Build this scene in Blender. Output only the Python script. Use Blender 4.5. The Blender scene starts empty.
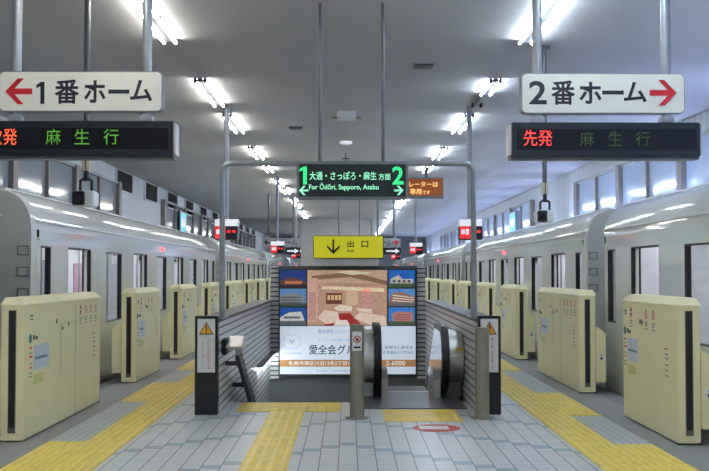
import bpy, bmesh, math, random
from mathutils import Vector, Matrix

random.seed(7)
SC = bpy.context.scene
COL = SC.collection
PI = math.pi

# ------------------------------------------------------------------ camera
F = 1100.0                      # focal length in pixels of a 709 wide picture
VX, VY, EYE = 348.0, 272.0, 1.55
cam_d = bpy.data.cameras.new('camera')
cam_d.sensor_fit = 'HORIZONTAL'
cam_d.sensor_width = 36.0
cam_d.lens = F * 36.0 / 709.0
cam_d.clip_start = 0.05
cam_d.clip_end = 400
cam = bpy.data.objects.new('camera', cam_d)
COL.objects.link(cam)
cam.location = (0, 0, EYE)
cam.rotation_euler = (PI / 2 + math.atan((VY - 235.5) / F), 0, -math.atan((354.5 - VX) / F))
SC.camera = cam

# ------------------------------------------------------------------ world + exposure
w = bpy.data.worlds.new('world')
SC.world = w
w.use_nodes = True
w.node_tree.nodes['Background'].inputs[0].default_value = (0.55, 0.6, 0.7, 1)
w.node_tree.nodes['Background'].inputs[1].default_value = 0.05
vs = SC.view_settings
vs.view_transform = 'Standard'
vs.look = 'None'
vs.gamma = 1.0
vs.use_curve_mapping = False
vs.exposure = 0.0
SC.cycles.max_bounces = 16
SC.cycles.diffuse_bounces = 8
SC.cycles.transparent_max_bounces = 12

TUBE_NEUTRAL = ((1.0, 0.975, 0.92), 46.0)     # lamps of the platform 1 row
TUBE_BLUE = ((0.74, 0.86, 1.0), 68.0)       # cooler lamps of the platform 2 row


# ------------------------------------------------------------------ materials
def S(c):
    """sRGB 0..255 -> linear rgba"""
    o = []
    for v in c:
        v = v / 255.0
        o.append(v / 12.92 if v <= 0.04045 else ((v + 0.055) / 1.055) ** 2.4)
    return (o[0], o[1], o[2], 1.0)


def new_mat(name):
    m = bpy.data.materials.new(name)
    m.use_nodes = True
    nt = m.node_tree
    return m, nt, nt.nodes['Principled BSDF']


def N(nt, t, **kw):
    n = nt.nodes.new(t)
    for k, v in kw.items():
        setattr(n, k, v)
    return n


def mat(name, col, rough=0.5, metal=0.0, var=0.06, scale=6.0, bump=0.0, spec=0.5, coat=0.0):
    """procedural: base colour gently varied by noise, optional bump"""
    m, nt, b = new_mat(name)
    c = S(col)
    tc = N(nt, 'ShaderNodeTexCoord')
    nz = N(nt, 'ShaderNodeTexNoise')
    nz.inputs['Scale'].default_value = scale
    nz.inputs['Detail'].default_value = 4
    nt.links.new(tc.outputs['Object'], nz.inputs['Vector'])
    rp = N(nt, 'ShaderNodeValToRGB')
    rp.color_ramp.elements[0].position = 0.3
    rp.color_ramp.elements[1].position = 0.7
    rp.color_ramp.elements[0].color = tuple(v * (1 - var) for v in c[:3]) + (1,)
    rp.color_ramp.elements[1].color = tuple(min(1, v * (1 + var)) for v in c[:3]) + (1,)
    nt.links.new(nz.outputs['Fac'], rp.inputs['Fac'])
    nt.links.new(rp.outputs['Color'], b.inputs['Base Color'])
    b.inputs['Roughness'].default_value = rough
    b.inputs['Metallic'].default_value = metal
    b.inputs['Specular IOR Level'].default_value = spec
    b.inputs['Coat Weight'].default_value = coat
    if bump:
        bp = N(nt, 'ShaderNodeBump')
        bp.inputs['Strength'].default_value = bump
        bp.inputs['Distance'].default_value = 0.01
        nt.links.new(nz.outputs['Fac'], bp.inputs['Height'])
        nt.links.new(bp.outputs['Normal'], b.inputs['Normal'])
    return m


def emit(name, col, strength, rgb_lin=None):
    m, nt, b = new_mat(name)
    c = rgb_lin + (1,) if rgb_lin else S(col)
    b.inputs['Base Color'].default_value = c
    b.inputs['Emission Color'].default_value = c
    b.inputs['Emission Strength'].default_value = strength
    b.inputs['Roughness'].default_value = 0.4
    return m


def math_node(nt, op, a, b=None, clamp=False):
    n = N(nt, 'ShaderNodeMath', operation=op, use_clamp=clamp)
    for i, v in enumerate((a, b)):
        if v is None:
            continue
        if isinstance(v, (int, float)):
            n.inputs[i].default_value = v
        else:
            nt.links.new(v, n.inputs[i])
    return n.outputs[0]


def mix_col(nt, fac, c1, c2):
    n = N(nt, 'ShaderNodeMix', data_type='RGBA')
    nt.links.new(fac, n.inputs[0])
    for i, c in ((6, c1), (7, c2)):
        if isinstance(c, tuple):
            n.inputs[i].default_value = c
        else:
            nt.links.new(c, n.inputs[i])
    return n.outputs[2]


def floor_tile_mat():
    """small square tiles, dark long joints along the platform, chevrons of blue-grey tiles"""
    m, nt, b = new_mat('platform_tile')
    tc = N(nt, 'ShaderNodeTexCoord')
    sp = N(nt, 'ShaderNodeSeparateXYZ')
    nt.links.new(tc.outputs['Object'], sp.inputs[0])
    X, Y = sp.outputs[0], sp.outputs[1]
    TW, PER = 0.156, 1.64
    col = math_node(nt, 'FLOOR', math_node(nt, 'ADD', math_node(nt, 'DIVIDE', X, TW), 0.5))
    fx = math_node(nt, 'ABSOLUTE', math_node(nt, 'SUBTRACT', math_node(nt, 'FRACT', math_node(nt, 'ADD', math_node(nt, 'DIVIDE', X, TW), 0.5)), 0.5))
    jx = math_node(nt, 'GREATER_THAN', fx, 0.5 - 0.028)
    yy = math_node(nt, 'ADD', math_node(nt, 'ADD', Y, math_node(nt, 'MULTIPLY', math_node(nt, 'ABSOLUTE', col), 0.165)), -9.97 + 82 + 0.08)
    fy = math_node(nt, 'FRACT', math_node(nt, 'DIVIDE', yy, 0.164))
    jy = math_node(nt, 'LESS_THAN', fy, 0.05)
    blue = math_node(nt, 'LESS_THAN', math_node(nt, 'FRACT', math_node(nt, 'DIVIDE', yy, PER)), 0.1)
    nz = N(nt, 'ShaderNodeTexNoise')
    nz.inputs['Scale'].default_value = 2.2
    nz.inputs['Detail'].default_value = 5
    nt.links.new(tc.outputs['Object'], nz.inputs['Vector'])
    wn = N(nt, 'ShaderNodeTexWhiteNoise', noise_dimensions='2D')
    cb = N(nt, 'ShaderNodeCombineXYZ')
    nt.links.new(col, cb.inputs[0])
    nt.links.new(math_node(nt, 'FLOOR', math_node(nt, 'DIVIDE', yy, 0.164)), cb.inputs[1])
    nt.links.new(cb.outputs[0], wn.inputs['Vector'])
    t1 = mix_col(nt, nz.outputs['Fac'], S((196, 200, 201)), S((212, 214, 213)))
    t2 = mix_col(nt, math_node(nt, 'MULTIPLY', wn.outputs[0], 0.35), t1, S((186, 192, 195)))
    t3 = mix_col(nt, blue, t2, S((140, 164, 176)))
    t4 = mix_col(nt, math_node(nt, 'MULTIPLY', jy, 0.75), t3, S((120, 126, 128)))
    t5 = mix_col(nt, jx, t4, S((72, 78, 80)))
    nt.links.new(t5, b.inputs['Base Color'])
    b.inputs['Roughness'].default_value = 0.32
    b.inputs['Specular IOR Level'].default_value = 0.4
    bp = N(nt, 'ShaderNodeBump')
    bp.inputs['Strength'].default_value = 0.35
    bp.inputs['Distance'].default_value = 0.003
    bp.invert = True
    nt.links.new(math_node(nt, 'MAXIMUM', jx, jy), bp.inputs['Height'])
    nt.links.new(bp.outputs['Normal'], b.inputs['Normal'])
    return m


def stripe_mat(name, c1, c2, axis, pitch, duty, rough=0.5, metal=0.0, bump=0.4, var=0.0):
    """stripes across an object axis (ribs, joints, grooves)"""
    m, nt, b = new_mat(name)
    tc = N(nt, 'ShaderNodeTexCoord')
    sp = N(nt, 'ShaderNodeSeparateXYZ')
    nt.links.new(tc.outputs['Object'], sp.inputs[0])
    f = math_node(nt, 'FRACT', math_node(nt, 'ADD', math_node(nt, 'DIVIDE', sp.outputs[axis], pitch), 100.0))
    k = math_node(nt, 'LESS_THAN', f, duty)
    nz = N(nt, 'ShaderNodeTexNoise')
    nz.inputs['Scale'].default_value = 3.0
    nt.links.new(tc.outputs['Object'], nz.inputs['Vector'])
    a = S(c1)
    base = mix_col(nt, nz.outputs['Fac'], tuple(v * (0.9 - var) for v in a[:3]) + (1,), tuple(v * (1.08 + var) for v in a[:3]) + (1,))
    nt.links.new(mix_col(nt, k, base, S(c2)), b.inputs['Base Color'])
    b.inputs['Roughness'].default_value = rough
    b.inputs['Metallic'].default_value = metal
    bp = N(nt, 'ShaderNodeBump')
    bp.inputs['Strength'].default_value = bump
    bp.inputs['Distance'].default_value = 0.004
    bp.invert = True
    nt.links.new(k, bp.inputs['Height'])
    nt.links.new(bp.outputs['Normal'], b.inputs['Normal'])
    return m


def clad_mat():
    """long thin grey tiles in horizontal courses with dark joints"""
    m, nt, b = new_mat('ribbed_grey_tile')
    tc = N(nt, 'ShaderNodeTexCoord')
    sp = N(nt, 'ShaderNodeSeparateXYZ')
    nt.links.new(tc.outputs['Object'], sp.inputs[0])
    cb = N(nt, 'ShaderNodeCombineXYZ')
    nt.links.new(math_node(nt, 'ADD', sp.outputs[0], sp.outputs[1]), cb.inputs[0])
    nt.links.new(sp.outputs[2], cb.inputs[1])
    br = N(nt, 'ShaderNodeTexBrick')
    br.inputs['Scale'].default_value = 1.0
    br.inputs['Brick Width'].default_value = 3.0
    br.inputs['Row Height'].default_value = 0.085
    br.inputs['Mortar Size'].default_value = 0.012
    br.inputs['Mortar Smooth'].default_value = 0.2
    br.inputs['Color1'].default_value = S((208, 210, 208))
    br.inputs['Color2'].default_value = S((194, 196, 196))
    br.inputs['Mortar'].default_value = S((46, 50, 52))
    nt.links.new(cb.outputs[0], br.inputs['Vector'])
    nt.links.new(br.outputs['Color'], b.inputs['Base Color'])
    b.inputs['Roughness'].default_value = 0.35
    bp = N(nt, 'ShaderNodeBump')
    bp.inputs['Strength'].default_value = 0.6
    bp.inputs['Distance'].default_value = 0.008
    bp.invert = True
    nt.links.new(br.outputs['Fac'], bp.inputs['Height'])
    nt.links.new(bp.outputs['Normal'], b.inputs['Normal'])
    return m


def glass_mat(name, tint, gloss=0.12):
    m, nt, b = new_mat(name)
    out = nt.nodes['Material Output']
    nt.nodes.remove(b)
    tr = N(nt, 'ShaderNodeBsdfTransparent')
    tr.inputs[0].default_value = tint
    gl = N(nt, 'ShaderNodeBsdfGlossy')
    gl.inputs['Roughness'].default_value = 0.03
    lw = N(nt, 'ShaderNodeLayerWeight')
    sheen = math_node(nt, 'MULTIPLY', math_node(nt, 'POWER', lw.outputs['Facing'], 7.0), 0.22)
    mx = N(nt, 'ShaderNodeMixShader')
    nt.links.new(math_node(nt, 'ADD', sheen, gloss * 0.25, True), mx.inputs[0])
    nt.links.new(tr.outputs[0], mx.inputs[1])
    nt.links.new(gl.outputs[0], mx.inputs[2])
    nt.links.new(mx.outputs[0], out.inputs[0])
    return m


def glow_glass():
    m = mat('blue_glass_added_glow', (150, 168, 190), 0.09, var=0.04, scale=0.7, spec=0.9)
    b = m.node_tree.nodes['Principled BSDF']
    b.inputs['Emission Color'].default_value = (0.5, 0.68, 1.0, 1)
    b.inputs['Emission Strength'].default_value = 0.16  # faint blue glow added to the panes to tint the ceiling on that side
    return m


M = {}
M['tile'] = floor_tile_mat()
M['clad'] = clad_mat()
M['edge'] = mat('dark_granite', (128, 130, 130), 0.55, var=0.25, scale=40)
M['edge_rib'] = stripe_mat('ribbed_platform_edge', (140, 142, 142), (74, 76, 78), 0, 0.05, 0.45, 0.6)
M['guide'] = stripe_mat('grey_guide_tile', (172, 178, 184), (128, 134, 140), 0, 0.075, 0.14, 0.4)
M['yellow'] = mat('yellow_tactile', (226, 196, 72), 0.42, var=0.14, scale=5, bump=0.1)
M['yellow2'] = mat('yellow_tactile_rib', (234, 208, 96), 0.36, var=0.12, scale=7)
M['ceil'] = mat('ceiling_paint', (184, 184, 184), 0.85, var=0.03, scale=0.5)
M['wallp'] = stripe_mat('ribbed_wall_panel', (206, 212, 216), (146, 154, 160), 1, 0.35, 0.08, 0.6)
M['wall'] = mat('plain_wall', (216, 222, 228), 0.8, var=0.05, scale=1)
M['wall_low'] = mat('trackside_wall', (120, 122, 122), 0.8, var=0.1, scale=2)
M['bed'] = mat('track_bed', (70, 70, 70), 0.9, var=0.3, scale=5)
M['void'] = mat('vent_black', (14, 15, 16), 0.9)
M['mull'] = mat('brown_grey_mullion', (132, 128, 122), 0.5, metal=0.3)
M['frame_l'] = mat('light_window_frame', (150, 154, 160), 0.4, metal=0.5)
M['glass_glow'] = glow_glass()
M['glass_hi'] = mat('dark_reflecting_glass', (150, 160, 170), 0.09, var=0.04, scale=0.7, spec=0.9)
M['cream'] = mat('cream_paint', (232, 227, 178), 0.34, var=0.03, scale=3, coat=0.15)
M['nb'] = mat('notice_blue', (90, 130, 150), .5)
M['cream_j'] = mat('panel_joint', (170, 164, 120), .5)
M['cream_d'] = mat('cream_paint_lid', (234, 229, 184), 0.55, var=0.03, scale=3)
M['black'] = mat('black_rubber', (18, 19, 20), 0.45)
M['black_g'] = mat('black_gloss', (20, 24, 27), 0.25)
M['dgrey'] = mat('dark_grey_metal', (62, 66, 68), 0.45, metal=0.4)
M['slot'] = mat('slot_lining', (96, 94, 86), 0.5)
M['beige'] = mat('aged_beige_plastic', (196, 190, 160), 0.5)
M['steel'] = mat('brushed_steel', (176, 176, 172), 0.28, metal=0.95, var=0.08, scale=14)
M['steel_l'] = mat('satin_steel', (206, 206, 202), 0.4, metal=0.85, var=0.05, scale=10)
M['steel_d'] = mat('worn_bollard_steel', (150, 148, 138), 0.4, metal=0.8, var=0.1, scale=9)
M['chrome'] = mat('polished_steel', (196, 198, 200), 0.12, metal=1.0)
M['pole'] = mat('grey_pole_paint', (150, 156, 160), 0.35, metal=0.35)
M['pole_d'] = mat('dark_pole_paint', (92, 96, 98), 0.4, metal=0.3)
M['white'] = mat('white_plastic', (226, 228, 228), 0.4, var=0.02)
M['train'] = mat('pale_train_paint', (214, 218, 214), 0.07, var=0.015, scale=0.6, coat=0.0, bump=0.015)
M['train_end'] = mat('train_end_paint', (206, 207, 200), 0.4, var=0.02)
M['roof'] = mat('train_roof_paint', (214, 217, 215), 0.4, var=0.03)
M['inner'] = mat('train_inner_panel', (216, 216, 220), 0.5)
M['inner_f'] = mat('train_inner_floor', (120, 116, 112), 0.6)
M['seat'] = mat('seat_moquette', (146, 130, 146), 0.9, var=0.15, scale=30)
M['pink'] = mat('purple_pink_poster', (176, 140, 156), 0.6)
M['pane'] = glass_mat('train_glass', (0.86, 0.88, 0.88, 1))
M['fix'] = mat('lamp_housing', (120, 124, 128), 0.4, metal=0.2)
M['tube_n'] = emit('neutral_tube', None, TUBE_NEUTRAL[1], TUBE_NEUTRAL[0])
M['tube_b'] = emit('cool_tube', None, TUBE_BLUE[1], TUBE_BLUE[0])
M['added_tube'] = emit('added_blue_tube', None, 135.0, (0.46, 0.56, 1.0))  # tubes of the added lights that tint the platform 2 ceiling
M['strip'] = emit('carriage_strip_light', (240, 244, 255), 11.0)
M['lamp'] = emit('well_lamp', (245, 252, 255), 40.0)
M['ramp_red'] = emit('red_side_lamp', (255, 60, 70), 5.0)
M['sign_w'] = mat('sign_white', (226, 226, 212), 0.45, var=0.02)
M['ink'] = mat('sign_ink', (24, 28, 40), 0.5)
M['red'] = mat('sign_red', (196, 28, 34), 0.45)
M['led_case'] = mat('led_case', (27, 34, 42), 0.4, metal=0.2)
M['led_win'] = mat('led_window', (15, 18, 24), 0.15)
M['led_or'] = emit('led_orange', (255, 96, 48), 1.0)
M['led_rd'] = emit('led_red', (250, 62, 52), 1.1)
M['led_gr'] = emit('led_green', (84, 160, 36), 0.4)
M['led_dk'] = emit('led_green_dim', (54, 78, 32), 0.2)
M['gsign'] = mat('green_black_sign_face', (14, 34, 32), 0.3)
M['glet'] = emit('green_lit_lettering', (150, 246, 196), 0.75)
M['gnum'] = emit('green_lit_number', (50, 226, 130), 0.8)
M['amber_bg'] = emit('amber_board_face', (132, 66, 18), 0.6)
M['amber'] = emit('amber_letter', (255, 196, 120), 0.9)
M['ysign'] = emit('yellow_lit_face', (206, 200, 26), 0.42)
M['yink'] = mat('dark_ink_on_yellow', (40, 38, 14), 0.6)
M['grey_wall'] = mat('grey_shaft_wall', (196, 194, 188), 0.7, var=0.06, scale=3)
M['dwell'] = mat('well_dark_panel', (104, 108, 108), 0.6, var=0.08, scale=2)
M['red_lit'] = emit('red_lit_face', (226, 40, 44), 0.8)
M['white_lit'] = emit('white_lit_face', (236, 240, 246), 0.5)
M['cyan_lit'] = emit('cyan_lit_poster', (110, 196, 214), 0.6)
M['warn_y'] = mat('warning_orange', (238, 168, 22), 0.45)
M['txt_red'] = mat('text_red', (206, 70, 74), 0.5)
M['txt_grey'] = mat('text_grey', (120, 126, 128), 0.6)
M['stk_blue'] = mat('sticker_pale_blue', (196, 208, 220), 0.45)
M['stk_green'] = mat('sticker_yellow_green', (200, 206, 130), 0.5)
M['logo_green'] = mat('logo_green', (22, 126, 104), 0.5)
M['step'] = stripe_mat('grooved_step', (96, 98, 102), (40, 42, 44), 0, 0.018, 0.5, 0.4, 0.5)
M['land'] = stripe_mat('landing_plate', (112, 114, 120), (84, 86, 92), 0, 0.03, 0.4, 0.32, 0.6)
M['stair'] = mat('stair_terrazzo', (140, 140, 138), 0.6, var=0.2, scale=40)
M['gangway'] = stripe_mat('bellows', (56, 58, 60), (24, 25, 26), 2, 0.08, 0.5, 0.7)
M['gtrim'] = mat('grey_trim', (128, 132, 136), 0.4, metal=0.4)


# ------------------------------------------------------------------ mesh building
class MB:
    def __init__(self):
        self.v, self.f, self.m = [], [], []

    def add(self, vs_, fs, mi=0):
        o = len(self.v)
        self.v += [tuple(p) for p in vs_]
        for f in fs:
            self.f.append([i + o for i in f])
            self.m.append(mi)
        return self

    def box(self, x0, x1, y0, y1, z0, z1, mi=0):
        v = [(x0, y0, z0), (x1, y0, z0), (x1, y1, z0), (x0, y1, z0), (x0, y0, z1), (x1, y0, z1), (x1, y1, z1), (x0, y1, z1)]
        return self.add(v, [(0, 3, 2, 1), (4, 5, 6, 7), (0, 1, 5, 4), (1, 2, 6, 5), (2, 3, 7, 6), (3, 0, 4, 7)], mi)

    def quad(self, a, b, c, d, mi=0):
        return self.add([a, b, c, d], [(0, 1, 2, 3)], mi)

    def poly(self, pts, mi=0):
        return self.add(pts, [tuple(range(len(pts)))], mi)

    def prism(self, pts, axis, a, b, mi=0):
        """extrude a 2-D outline along an axis ('x': pts are (y,z); 'y': (x,z); 'z': (x,y))"""
        def P3(p, t):
            return {'x': (t, p[0], p[1]), 'y': (p[0], t, p[1]), 'z': (p[0], p[1], t)}[axis]
        n = len(pts)
        v = [P3(p, a) for p in pts] + [P3(p, b) for p in pts]
        fs = [tuple(range(n))[::-1], tuple(range(n, 2 * n))]
        fs += [(i, (i + 1) % n, n + (i + 1) % n, n + i) for i in range(n)]
        return self.add(v, fs, mi)

    def tube(self, pts, r, n=12, mi=0, cap=True):
        pts = [Vector(p) for p in pts]
        k = len(pts)
        base = len(self.v)
        prev = None
        for i, p in enumerate(pts):
            if i == 0:
                t = pts[1] - p
            elif i == k - 1:
                t = p - pts[i - 1]
            else:
                t = (pts[i + 1] - p).normalized() + (p - pts[i - 1]).normalized()
            t.normalize()
            if prev is None:
                ref = Vector((1, 0, 0)) if abs(t.x) < 0.8 else Vector((0, 1, 0))
                u = t.cross(ref).normalized()
            else:
                u = (prev - t * prev.dot(t)).normalized()
            prev = u
            v2 = t.cross(u)
            for j in range(n):
                a = 2 * PI * j / n
                self.v.append(tuple(p + u * (r * math.cos(a)) + v2 * (r * math.sin(a))))
        for i in range(k - 1):
            for j in range(n):
                self.f.append([base + i * n + j, base + i * n + (j + 1) % n, base + (i + 1) * n + (j + 1) % n, base + (i + 1) * n + j])
                self.m.append(mi)
        if cap:
            self.f.append([base + j for j in range(n)][::-1])
            self.m.append(mi)
            self.f.append([base + (k - 1) * n + j for j in range(n)])
            self.m.append(mi)
        return self

    def disc(self, cx, y, cz, rx, rz=None, n=24, mi=0, t=0.002):
        rz = rz or rx
        return self.prism([(cx + rx * math.cos(2 * PI * i / n), cz + rz * math.sin(2 * PI * i / n)) for i in range(n)], 'y', y - t, y, mi)

    def build(self, name, mats, parent=None, loc=None, smooth=None, bevel=0.0):
        me = bpy.data.meshes.new(name)
        me.from_pydata(self.v, [], self.f)
        mats = mats if isinstance(mats, (list, tuple)) else [mats]
        for m_ in mats:
            me.materials.append(m_)
        me.polygons.foreach_set('material_index', self.m)
        bm = bmesh.new()
        bm.from_mesh(me)
        bmesh.ops.recalc_face_normals(bm, faces=bm.faces)
        if bevel:
            bmesh.ops.bevel(bm, geom=bm.edges[:], offset=bevel, segments=2, affect='EDGES', clamp_overlap=True)
        bm.to_mesh(me)
        bm.free()
        if smooth:
            for p in me.polygons:
                p.use_smooth = True
            me.set_sharp_from_angle(angle=math.radians(smooth))
        o = bpy.data.objects.new(name, me)
        COL.objects.link(o)
        if parent:
            o.parent = parent
        if loc:
            o.location = loc
        return o


def tag(o, label, cat, group=None, kind=None):
    if label:
        o['label'] = label
    if cat:
        o['category'] = cat
    if group:
        o['group'] = group
    if kind:
        o['kind'] = kind
    return o


def struct(o, label=None):
    o['kind'] = 'structure'
    if label:
        o['label'] = label
    return o


def empty(name, loc, label, cat, group=None, rz=0):
    o = bpy.data.objects.new(name, None)
    o.empty_display_size = 0.1
    COL.objects.link(o)
    o.location = loc
    o.rotation_euler = (0, 0, rz)
    return tag(o, label, cat, group)


CHILD = {}


def copy_tree(o, parent=None):
    c = o.copy()
    COL.objects.link(c)
    if parent:
        c.parent = parent
        c.matrix_parent_inverse = o.matrix_parent_inverse
    for ch in [x for x in COL.objects if x.parent == o]:
        copy_tree(ch, c)
    return c


_cm = cam.rotation_euler.to_matrix()


def px(x, y, Y):
    """the point at depth Y in the world that the photograph shows at (x, y)"""
    d = _cm @ Vector(((x - 354.5) / F, (235.5 - y) / F, -1.0))
    return Vector((d.x / d.y * Y, Y, EYE + d.z / d.y * Y))


_dg = None


def text(body, box, y, m_, parent, name='lettering', fit=True, bold=0.0, depth=0.004, vertical=False):
    """lettering facing -Y (towards the viewer), fitted into box = (x0, x1, z0, z1)"""
    c = bpy.data.curves.new(name, 'FONT')
    c.body = body
    c.size = 1.0
    c.resolution_u = 3
    c.offset = bold
    o = bpy.data.objects.new(name, c)
    COL.objects.link(o)
    bpy.context.view_layer.update()
    me = bpy.data.meshes.new_from_object(o.evaluated_get(bpy.context.evaluated_depsgraph_get()))
    bpy.data.objects.remove(o)
    xs = [v.co.x for v in me.vertices]
    ys = [v.co.y for v in me.vertices]
    x0, x1, z0, z1 = box
    bx, by = max(xs) - min(xs), max(ys) - min(ys)
    sx, sy = (x1 - x0) / bx, (z1 - z0) / by
    if not fit:
        sx = sy = min(sx, sy)
    cx, cy = (max(xs) + min(xs)) / 2, (max(ys) + min(ys)) / 2
    for v in me.vertices:
        v.co = Vector(((x0 + x1) / 2 + (v.co.x - cx) * sx, y, (z0 + z1) / 2 + (v.co.y - cy) * sy))
    me.name = name
    me.materials.clear()
    me.materials.append(m_)
    ob = bpy.data.objects.new(name, me)
    COL.objects.link(ob)
    ob.parent = parent
    return ob


ORD = ['first', 'second', 'third', 'fourth', 'fifth', 'sixth', 'seventh', 'eighth', 'ninth', 'tenth', 'eleventh', 'twelfth',
       'thirteenth', 'fourteenth', 'fifteenth', 'sixteenth', 'seventeenth', 'eighteenth', 'nineteenth', 'twentieth']

# ------------------------------------------------------------------ shell
Y0, Y1 = -22.0, 96.0
HC, WX = 4.5, 6.55
EDGE, TS = 3.42, 3.50
WELL = (-1.42, 1.42, 13.15, 20.25)         # stair and escalator opening


def slab(b, x0, x1, y0, y1, z0, z1):
    b.box(x0, x1, y0, y1, z0, z1)


b = MB()
slab(b, -2.73, 2.73, Y0, WELL[2], -0.3, 0)
slab(b, -2.73, 2.73, WELL[3] + 0.25, Y1, -0.3, 0)
slab(b, -2.73, WELL[0] - 0.24, WELL[2], WELL[3] + 0.25, -0.3, 0)
slab(b, WELL[1] + 0.24, 2.73, WELL[2], WELL[3] + 0.25, -0.3, 0)
struct(b.build('floor', M['tile']), 'pale grey tiled platform floor with chevrons of blue-grey tiles')
for s, nm in ((-1, 'left'), (1, 'right')):
    b = MB()
    xs = sorted((s * 2.73, s * 3.2))
    b.box(xs[0], xs[1], Y0, Y1, -0.3, 0.0, 0)
    xs = sorted((s * 3.2, s * EDGE))
    b.box(xs[0], xs[1], Y0, Y1, -0.3, 0.0, 1)
    xs = sorted((s * 3.1, s * (EDGE - 0.02)))
    b.box(xs[0], xs[1], Y0, Y1, -1.3, -0.3, 0)
    struct(b.build('floor_edge_' + nm, [M['edge'], M['edge_rib']]), 'dark granite platform edge strip')
    b = MB()
    xs = sorted((s * 3.0, s * WX))
    b.box(xs[0], xs[1], Y0, Y1, -1.5, -1.3)
    struct(b.build('floor_track_' + nm, M['bed']))

struct(MB().box(-WX - 0.1, WX + 0.1, Y0, Y1, HC, HC + 0.2).build('ceiling', M['ceil']), 'plain grey painted ceiling')
struct(MB().box(-WX - 0.1, WX + 0.1, Y1, Y1 + 0.2, -1.5, HC).build('wall_back', M['wall']))
struct(MB().box(-WX - 0.1, WX + 0.1, Y0 - 0.2, Y0, -1.5, HC).build('wall_front', M['wall']))
for s, nm in ((-1, 'left'), (1, 'right')):
    b = MB()
    x0, x1 = sorted((s * WX, s * (WX + 0.2)))
    b.box(x0, x1, Y0, Y1, -1.5, 1.2, 1)
    b.box(x0, x1, Y0, Y1, 1.2, HC, 0)
    struct(b.build('wall_' + nm, [M['wallp'], M['wall_low']]))

# upper window bays on both side walls: frame and panes
wn = 0
for s in (-1, 1):
    for (ya, yb, n) in ((-8.0, 9.5, 7), (11.45, 30.97, 8), (38.6, 53.2, 6), (61.5, 76.1, 6)):
        wn += 1
        fr = MB()
        xa, xb = sorted((s * (WX - 0.12), s * WX))
        z0, z1 = 1.75, 4.02
        fr.box(xa, xb, ya, yb, z1, z1 + 0.07)
        fr.box(xa, xb, ya, yb, z0 - 0.07, z0)
        st = (yb - ya) / n
        fr2 = MB()
        for i in range(n + 1):
            yy = ya + i * st
            heavy = i % 2 == 0 or i == n
            hw = 0.17 if heavy else 0.04
            xc, xd = sorted((s * (WX - (0.15 if heavy else 0.12)), s * WX))
            fr2.box(xc, xd, yy - hw, yy + hw, z0 - 0.07, z1 + 0.07)
        e = fr.build('window_%d' % wn, M['frame_l'])
        struct(e, 'strip of tall dark reflecting windows high on the %s side wall' % ('platform one' if s < 0 else 'platform two'))
        fr2.build('mullion', M['mull'], e)
        for i in range(n):
            xc = s * (WX - 0.05)
            pm = M['glass_hi'] if s < 0 else M['glass_glow']
            yy = ya + i * st
            xe, xf = sorted((xc, s * (WX - 0.03)))
            MB().box(xe, xf, yy + 0.04, yy + st - 0.04, z0, z1).build('pane', pm, e)

# backlit poster standing in one far window bay on each side
for s, nm in ((-1, 'platform one'), (1, 'platform two')):
    Yp = 42.6
    xa, xb = sorted((s * (WX - 0.17), s * (WX - 0.13)))
    o = MB().box(xa, xb, Yp - 0.75, Yp + 0.75, 2.0, 3.9).build('backlit_poster', M['gtrim'])
    tag(o, 'pale cyan backlit poster in an upper window bay on the %s side' % nm, 'poster', 'backlit window posters')
    xa, xb = sorted((s * (WX - 0.185), s * (WX - 0.17)))
    MB().box(xa, xb, Yp - 0.7, Yp + 0.7, 2.06, 3.84).build('lit_face', M['cyan_lit'], o)
    b = MB()
    xa, xb = sorted((s * (WX - 0.19), s * (WX - 0.185)))
    b.box(xa, xb, Yp - 0.55, Yp + 0.5, 3.3, 3.6)
    b.box(xa, xb, Yp - 0.6, Yp + 0.1, 2.3, 2.8)
    b.build('printed_block', M['white_lit'], o)

# black vent openings under the ceiling of the left wall
for i in range(11):
    yy = 30.9 + i * 4.35
    b = MB()
    b.box(-WX, -WX + 0.05, yy, yy + 2.2, 3.9, 4.44)
    o = b.build('vent_opening', M['void'])
    tag(o, '%s black vent opening from the camera, high above the train at platform one' % ORD[i], 'vent', 'vent openings under the ceiling')
    b = MB()
    for (a, c, e, f) in ((yy - .04, yy, 3.86, 4.48), (yy + 2.2, yy + 2.24, 3.86, 4.48)):
        b.box(-WX, -WX + 0.07, a, c, e, f)
    b.box(-WX, -WX + 0.07, yy, yy + 2.2, 3.86, 3.9)
    b.build('vent_frame', M['wall'], o)

# ------------------------------------------------------------------ gates pattern
PITCH, PER = 4.2, 17.95
CPL = {-1: 11.64, 1: 15.65}             # first coupling in view on each side


def openings(s):
    ys = []
    for k in range(-1, 5):
        c = CPL[s] + k * PER
        ys += [c + 2.675 + PITCH * j for j in range(4)]
    return [y for y in ys if 5 < y < 84]


def spans(s):
    o = openings(s)
    return [(a + 1.13, b_ - 1.13) for a, b_ in zip(o[:-1], o[1:])]


# ------------------------------------------------------------------ tactile paving
def ribs(b, x0, x1, y0, y1, pitch=0.075, wd=0.034, z=0.006, h=0.006, along='y'):
    if along == 'y':
        n = int(round((x1 - x0) / pitch))
        st = (x1 - x0) / n
        for i in range(n):
            c = x0 + (i + 0.5) * st
            b.prism([(c - wd / 2, z), (c - wd / 2 + .006, z + h), (c + wd / 2 - .006, z + h), (c + wd / 2, z)], 'y', y0 + .01, y1 - .01, 1)


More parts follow.
